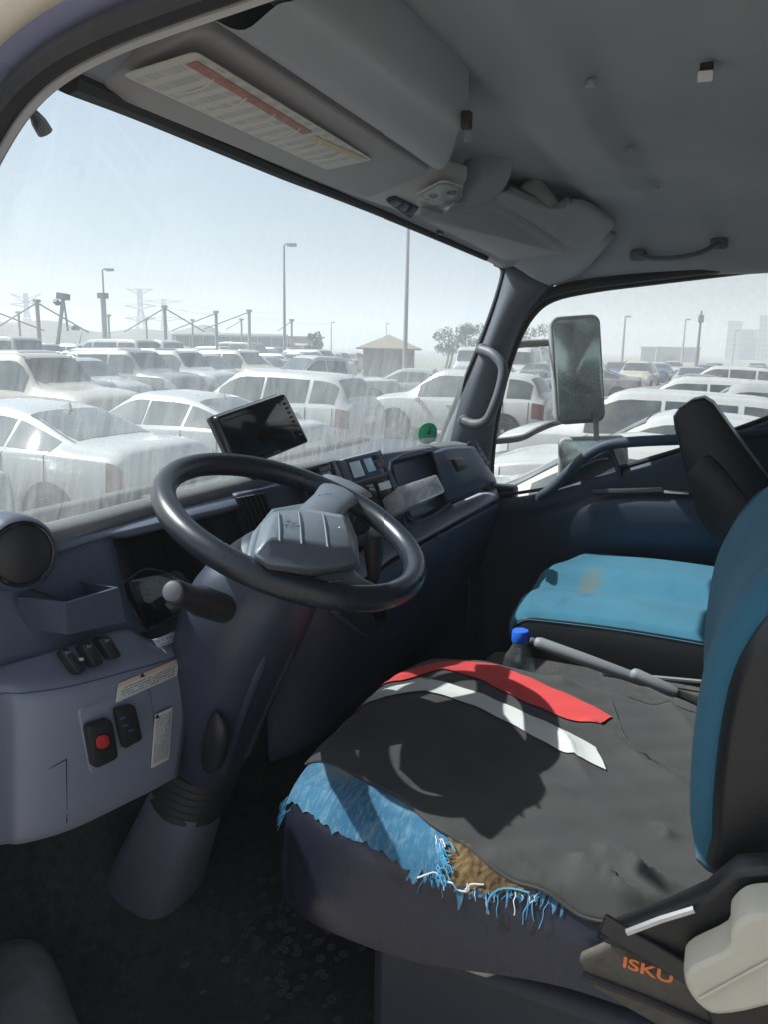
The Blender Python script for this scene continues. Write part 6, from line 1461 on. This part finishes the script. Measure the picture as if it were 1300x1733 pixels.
block('shed', 'faint low sheds left behind the wing mirror', 'shed', 868, 940, 588, 150, 'shed_blue', 10., (6, 1))

# ------------------------------------------------------------------ trees
lm_ = pbr('leaves', (.060, .085, .045), .8, var=.8, vscale=1.2, col2=(.10, .12, .06))
lm2 = pbr('leaves_dark', (.045, .060, .035), .8, var=.8, vscale=1.2, col2=(.07, .085, .045))
def tree(u, vtop, dist, wpx, label, seed, lobes=12, mat='leaves', stems=2, crown0=.32):
    rn = random.Random(seed); top = dirp(u, vtop, dist); b = V((top.x, top.y, GZ)); h = top.z-GZ; w = wpx/1350*dist/2
    t = thing('tree', label, 'tree', b); mb = MB(); tips = []
    for s in range(stems):
        p0 = b+ra*rn.uniform(-.12, .12)*w; p1 = p0+ra*rn.uniform(-.25, .25)*w+V((0, 0, h*crown0)); mb.tube([p0, p0.lerp(p1, .5)+ra*.05, p1], [.03*h, .024*h, .018*h], 7)
        for k in range(5):
            e = p1+ra*rn.uniform(-.8, .8)*w+fa*rn.uniform(-.6, .6)*w+V((0, 0, h*rn.uniform(.15, .45))); mb.tube([p1, p1.lerp(e, .5)+V((0, 0, .05*h)), e], [.014*h, .009*h, .004*h], 5); tips.append(e)
    mk('trunk', mb, 'bark', t)
    cm = MB()
    for k in range(lobes):
        an = rn.uniform(0, 6.28); rr_ = rn.uniform(.15, .80); zc = lerp(crown0+.06, .84, rn.random())
        c = b+ra*(w*rr_*math.cos(an))+fa*(w*rr_*math.sin(an))+V((0, 0, h*zc)); cr_ = w*rn.uniform(.24, .40)*(1.15-.5*abs(zc-.55))
        for j in range(150):
            d = V((rn.gauss(0, 1), rn.gauss(0, 1), rn.gauss(0, .8))).normalized()*cr_*rn.uniform(.45, 1.0)**.6; p = c+d
            if p.z > b.z+h*1.01: continue
            a1 = V((rn.gauss(0, 1), rn.gauss(0, 1), rn.gauss(0, 1))).normalized(); a2 = a1.cross(V((rn.gauss(0, 1), rn.gauss(0, 1), rn.gauss(0, 1)))).normalized(); s_ = rn.uniform(.06, .13)*(h/5)
            cm.add([p-a1*s_, p+a2*s_*.55, p+a1*s_, p-a2*s_*.55], [(0, 1, 2, 3)])
    cm.recalc = False
    mk('crown', cm, mat, t, smooth=0)
tree(760, 543, 84, 58, 'left of two round grey green trees beside the pillar', 1, 14)
tree(797, 540, 86, 62, 'right of two round grey green trees, partly behind the pillar', 2, 14)
tree(898, 545, 84, 70, 'airy tree seen between the pillar and wing mirror', 3, 12, stems=3)
tree(530, 546, 62, 36, 'small dark leaning tree at the right end of bus', 4, 8, 'leaves_dark', 1)
tree(128, 539, 70, 20, 'small scrubby bush tree by the boxed street lamp', 5, 4, 'leaves_dark', 1)
tree(1136, 597, 120, 26, 'low distant shrub tree beneath the hazy towers', 6, 5, 'leaves_dark', 2)

# ------------------------------------------------------------------ haze: one box of dusty air round everything
hz = MB().box((120, 60, 13.4), (1700, 1700, 29.2))
hm = bpy.data.materials.new('haze_air'); hm.use_nodes = True; t = hm.node_tree; t.nodes.clear()
ho = nd(t, 'ShaderNodeOutputMaterial'); pv_ = nd(t, 'ShaderNodeVolumePrincipled')
pv_.inputs['Color'].default_value = (.88, .91, .94, 1); pv_.inputs['Density'].default_value = .0042; pv_.inputs['Anisotropy'].default_value = .25
t.links.new(pv_.outputs[0], ho.inputs['Volume'])
h_o = mk('haze', hz, hm, None, smooth=0); h_o['kind'] = 'stuff'; h_o['label'] = 'pale dusty haze in the air'
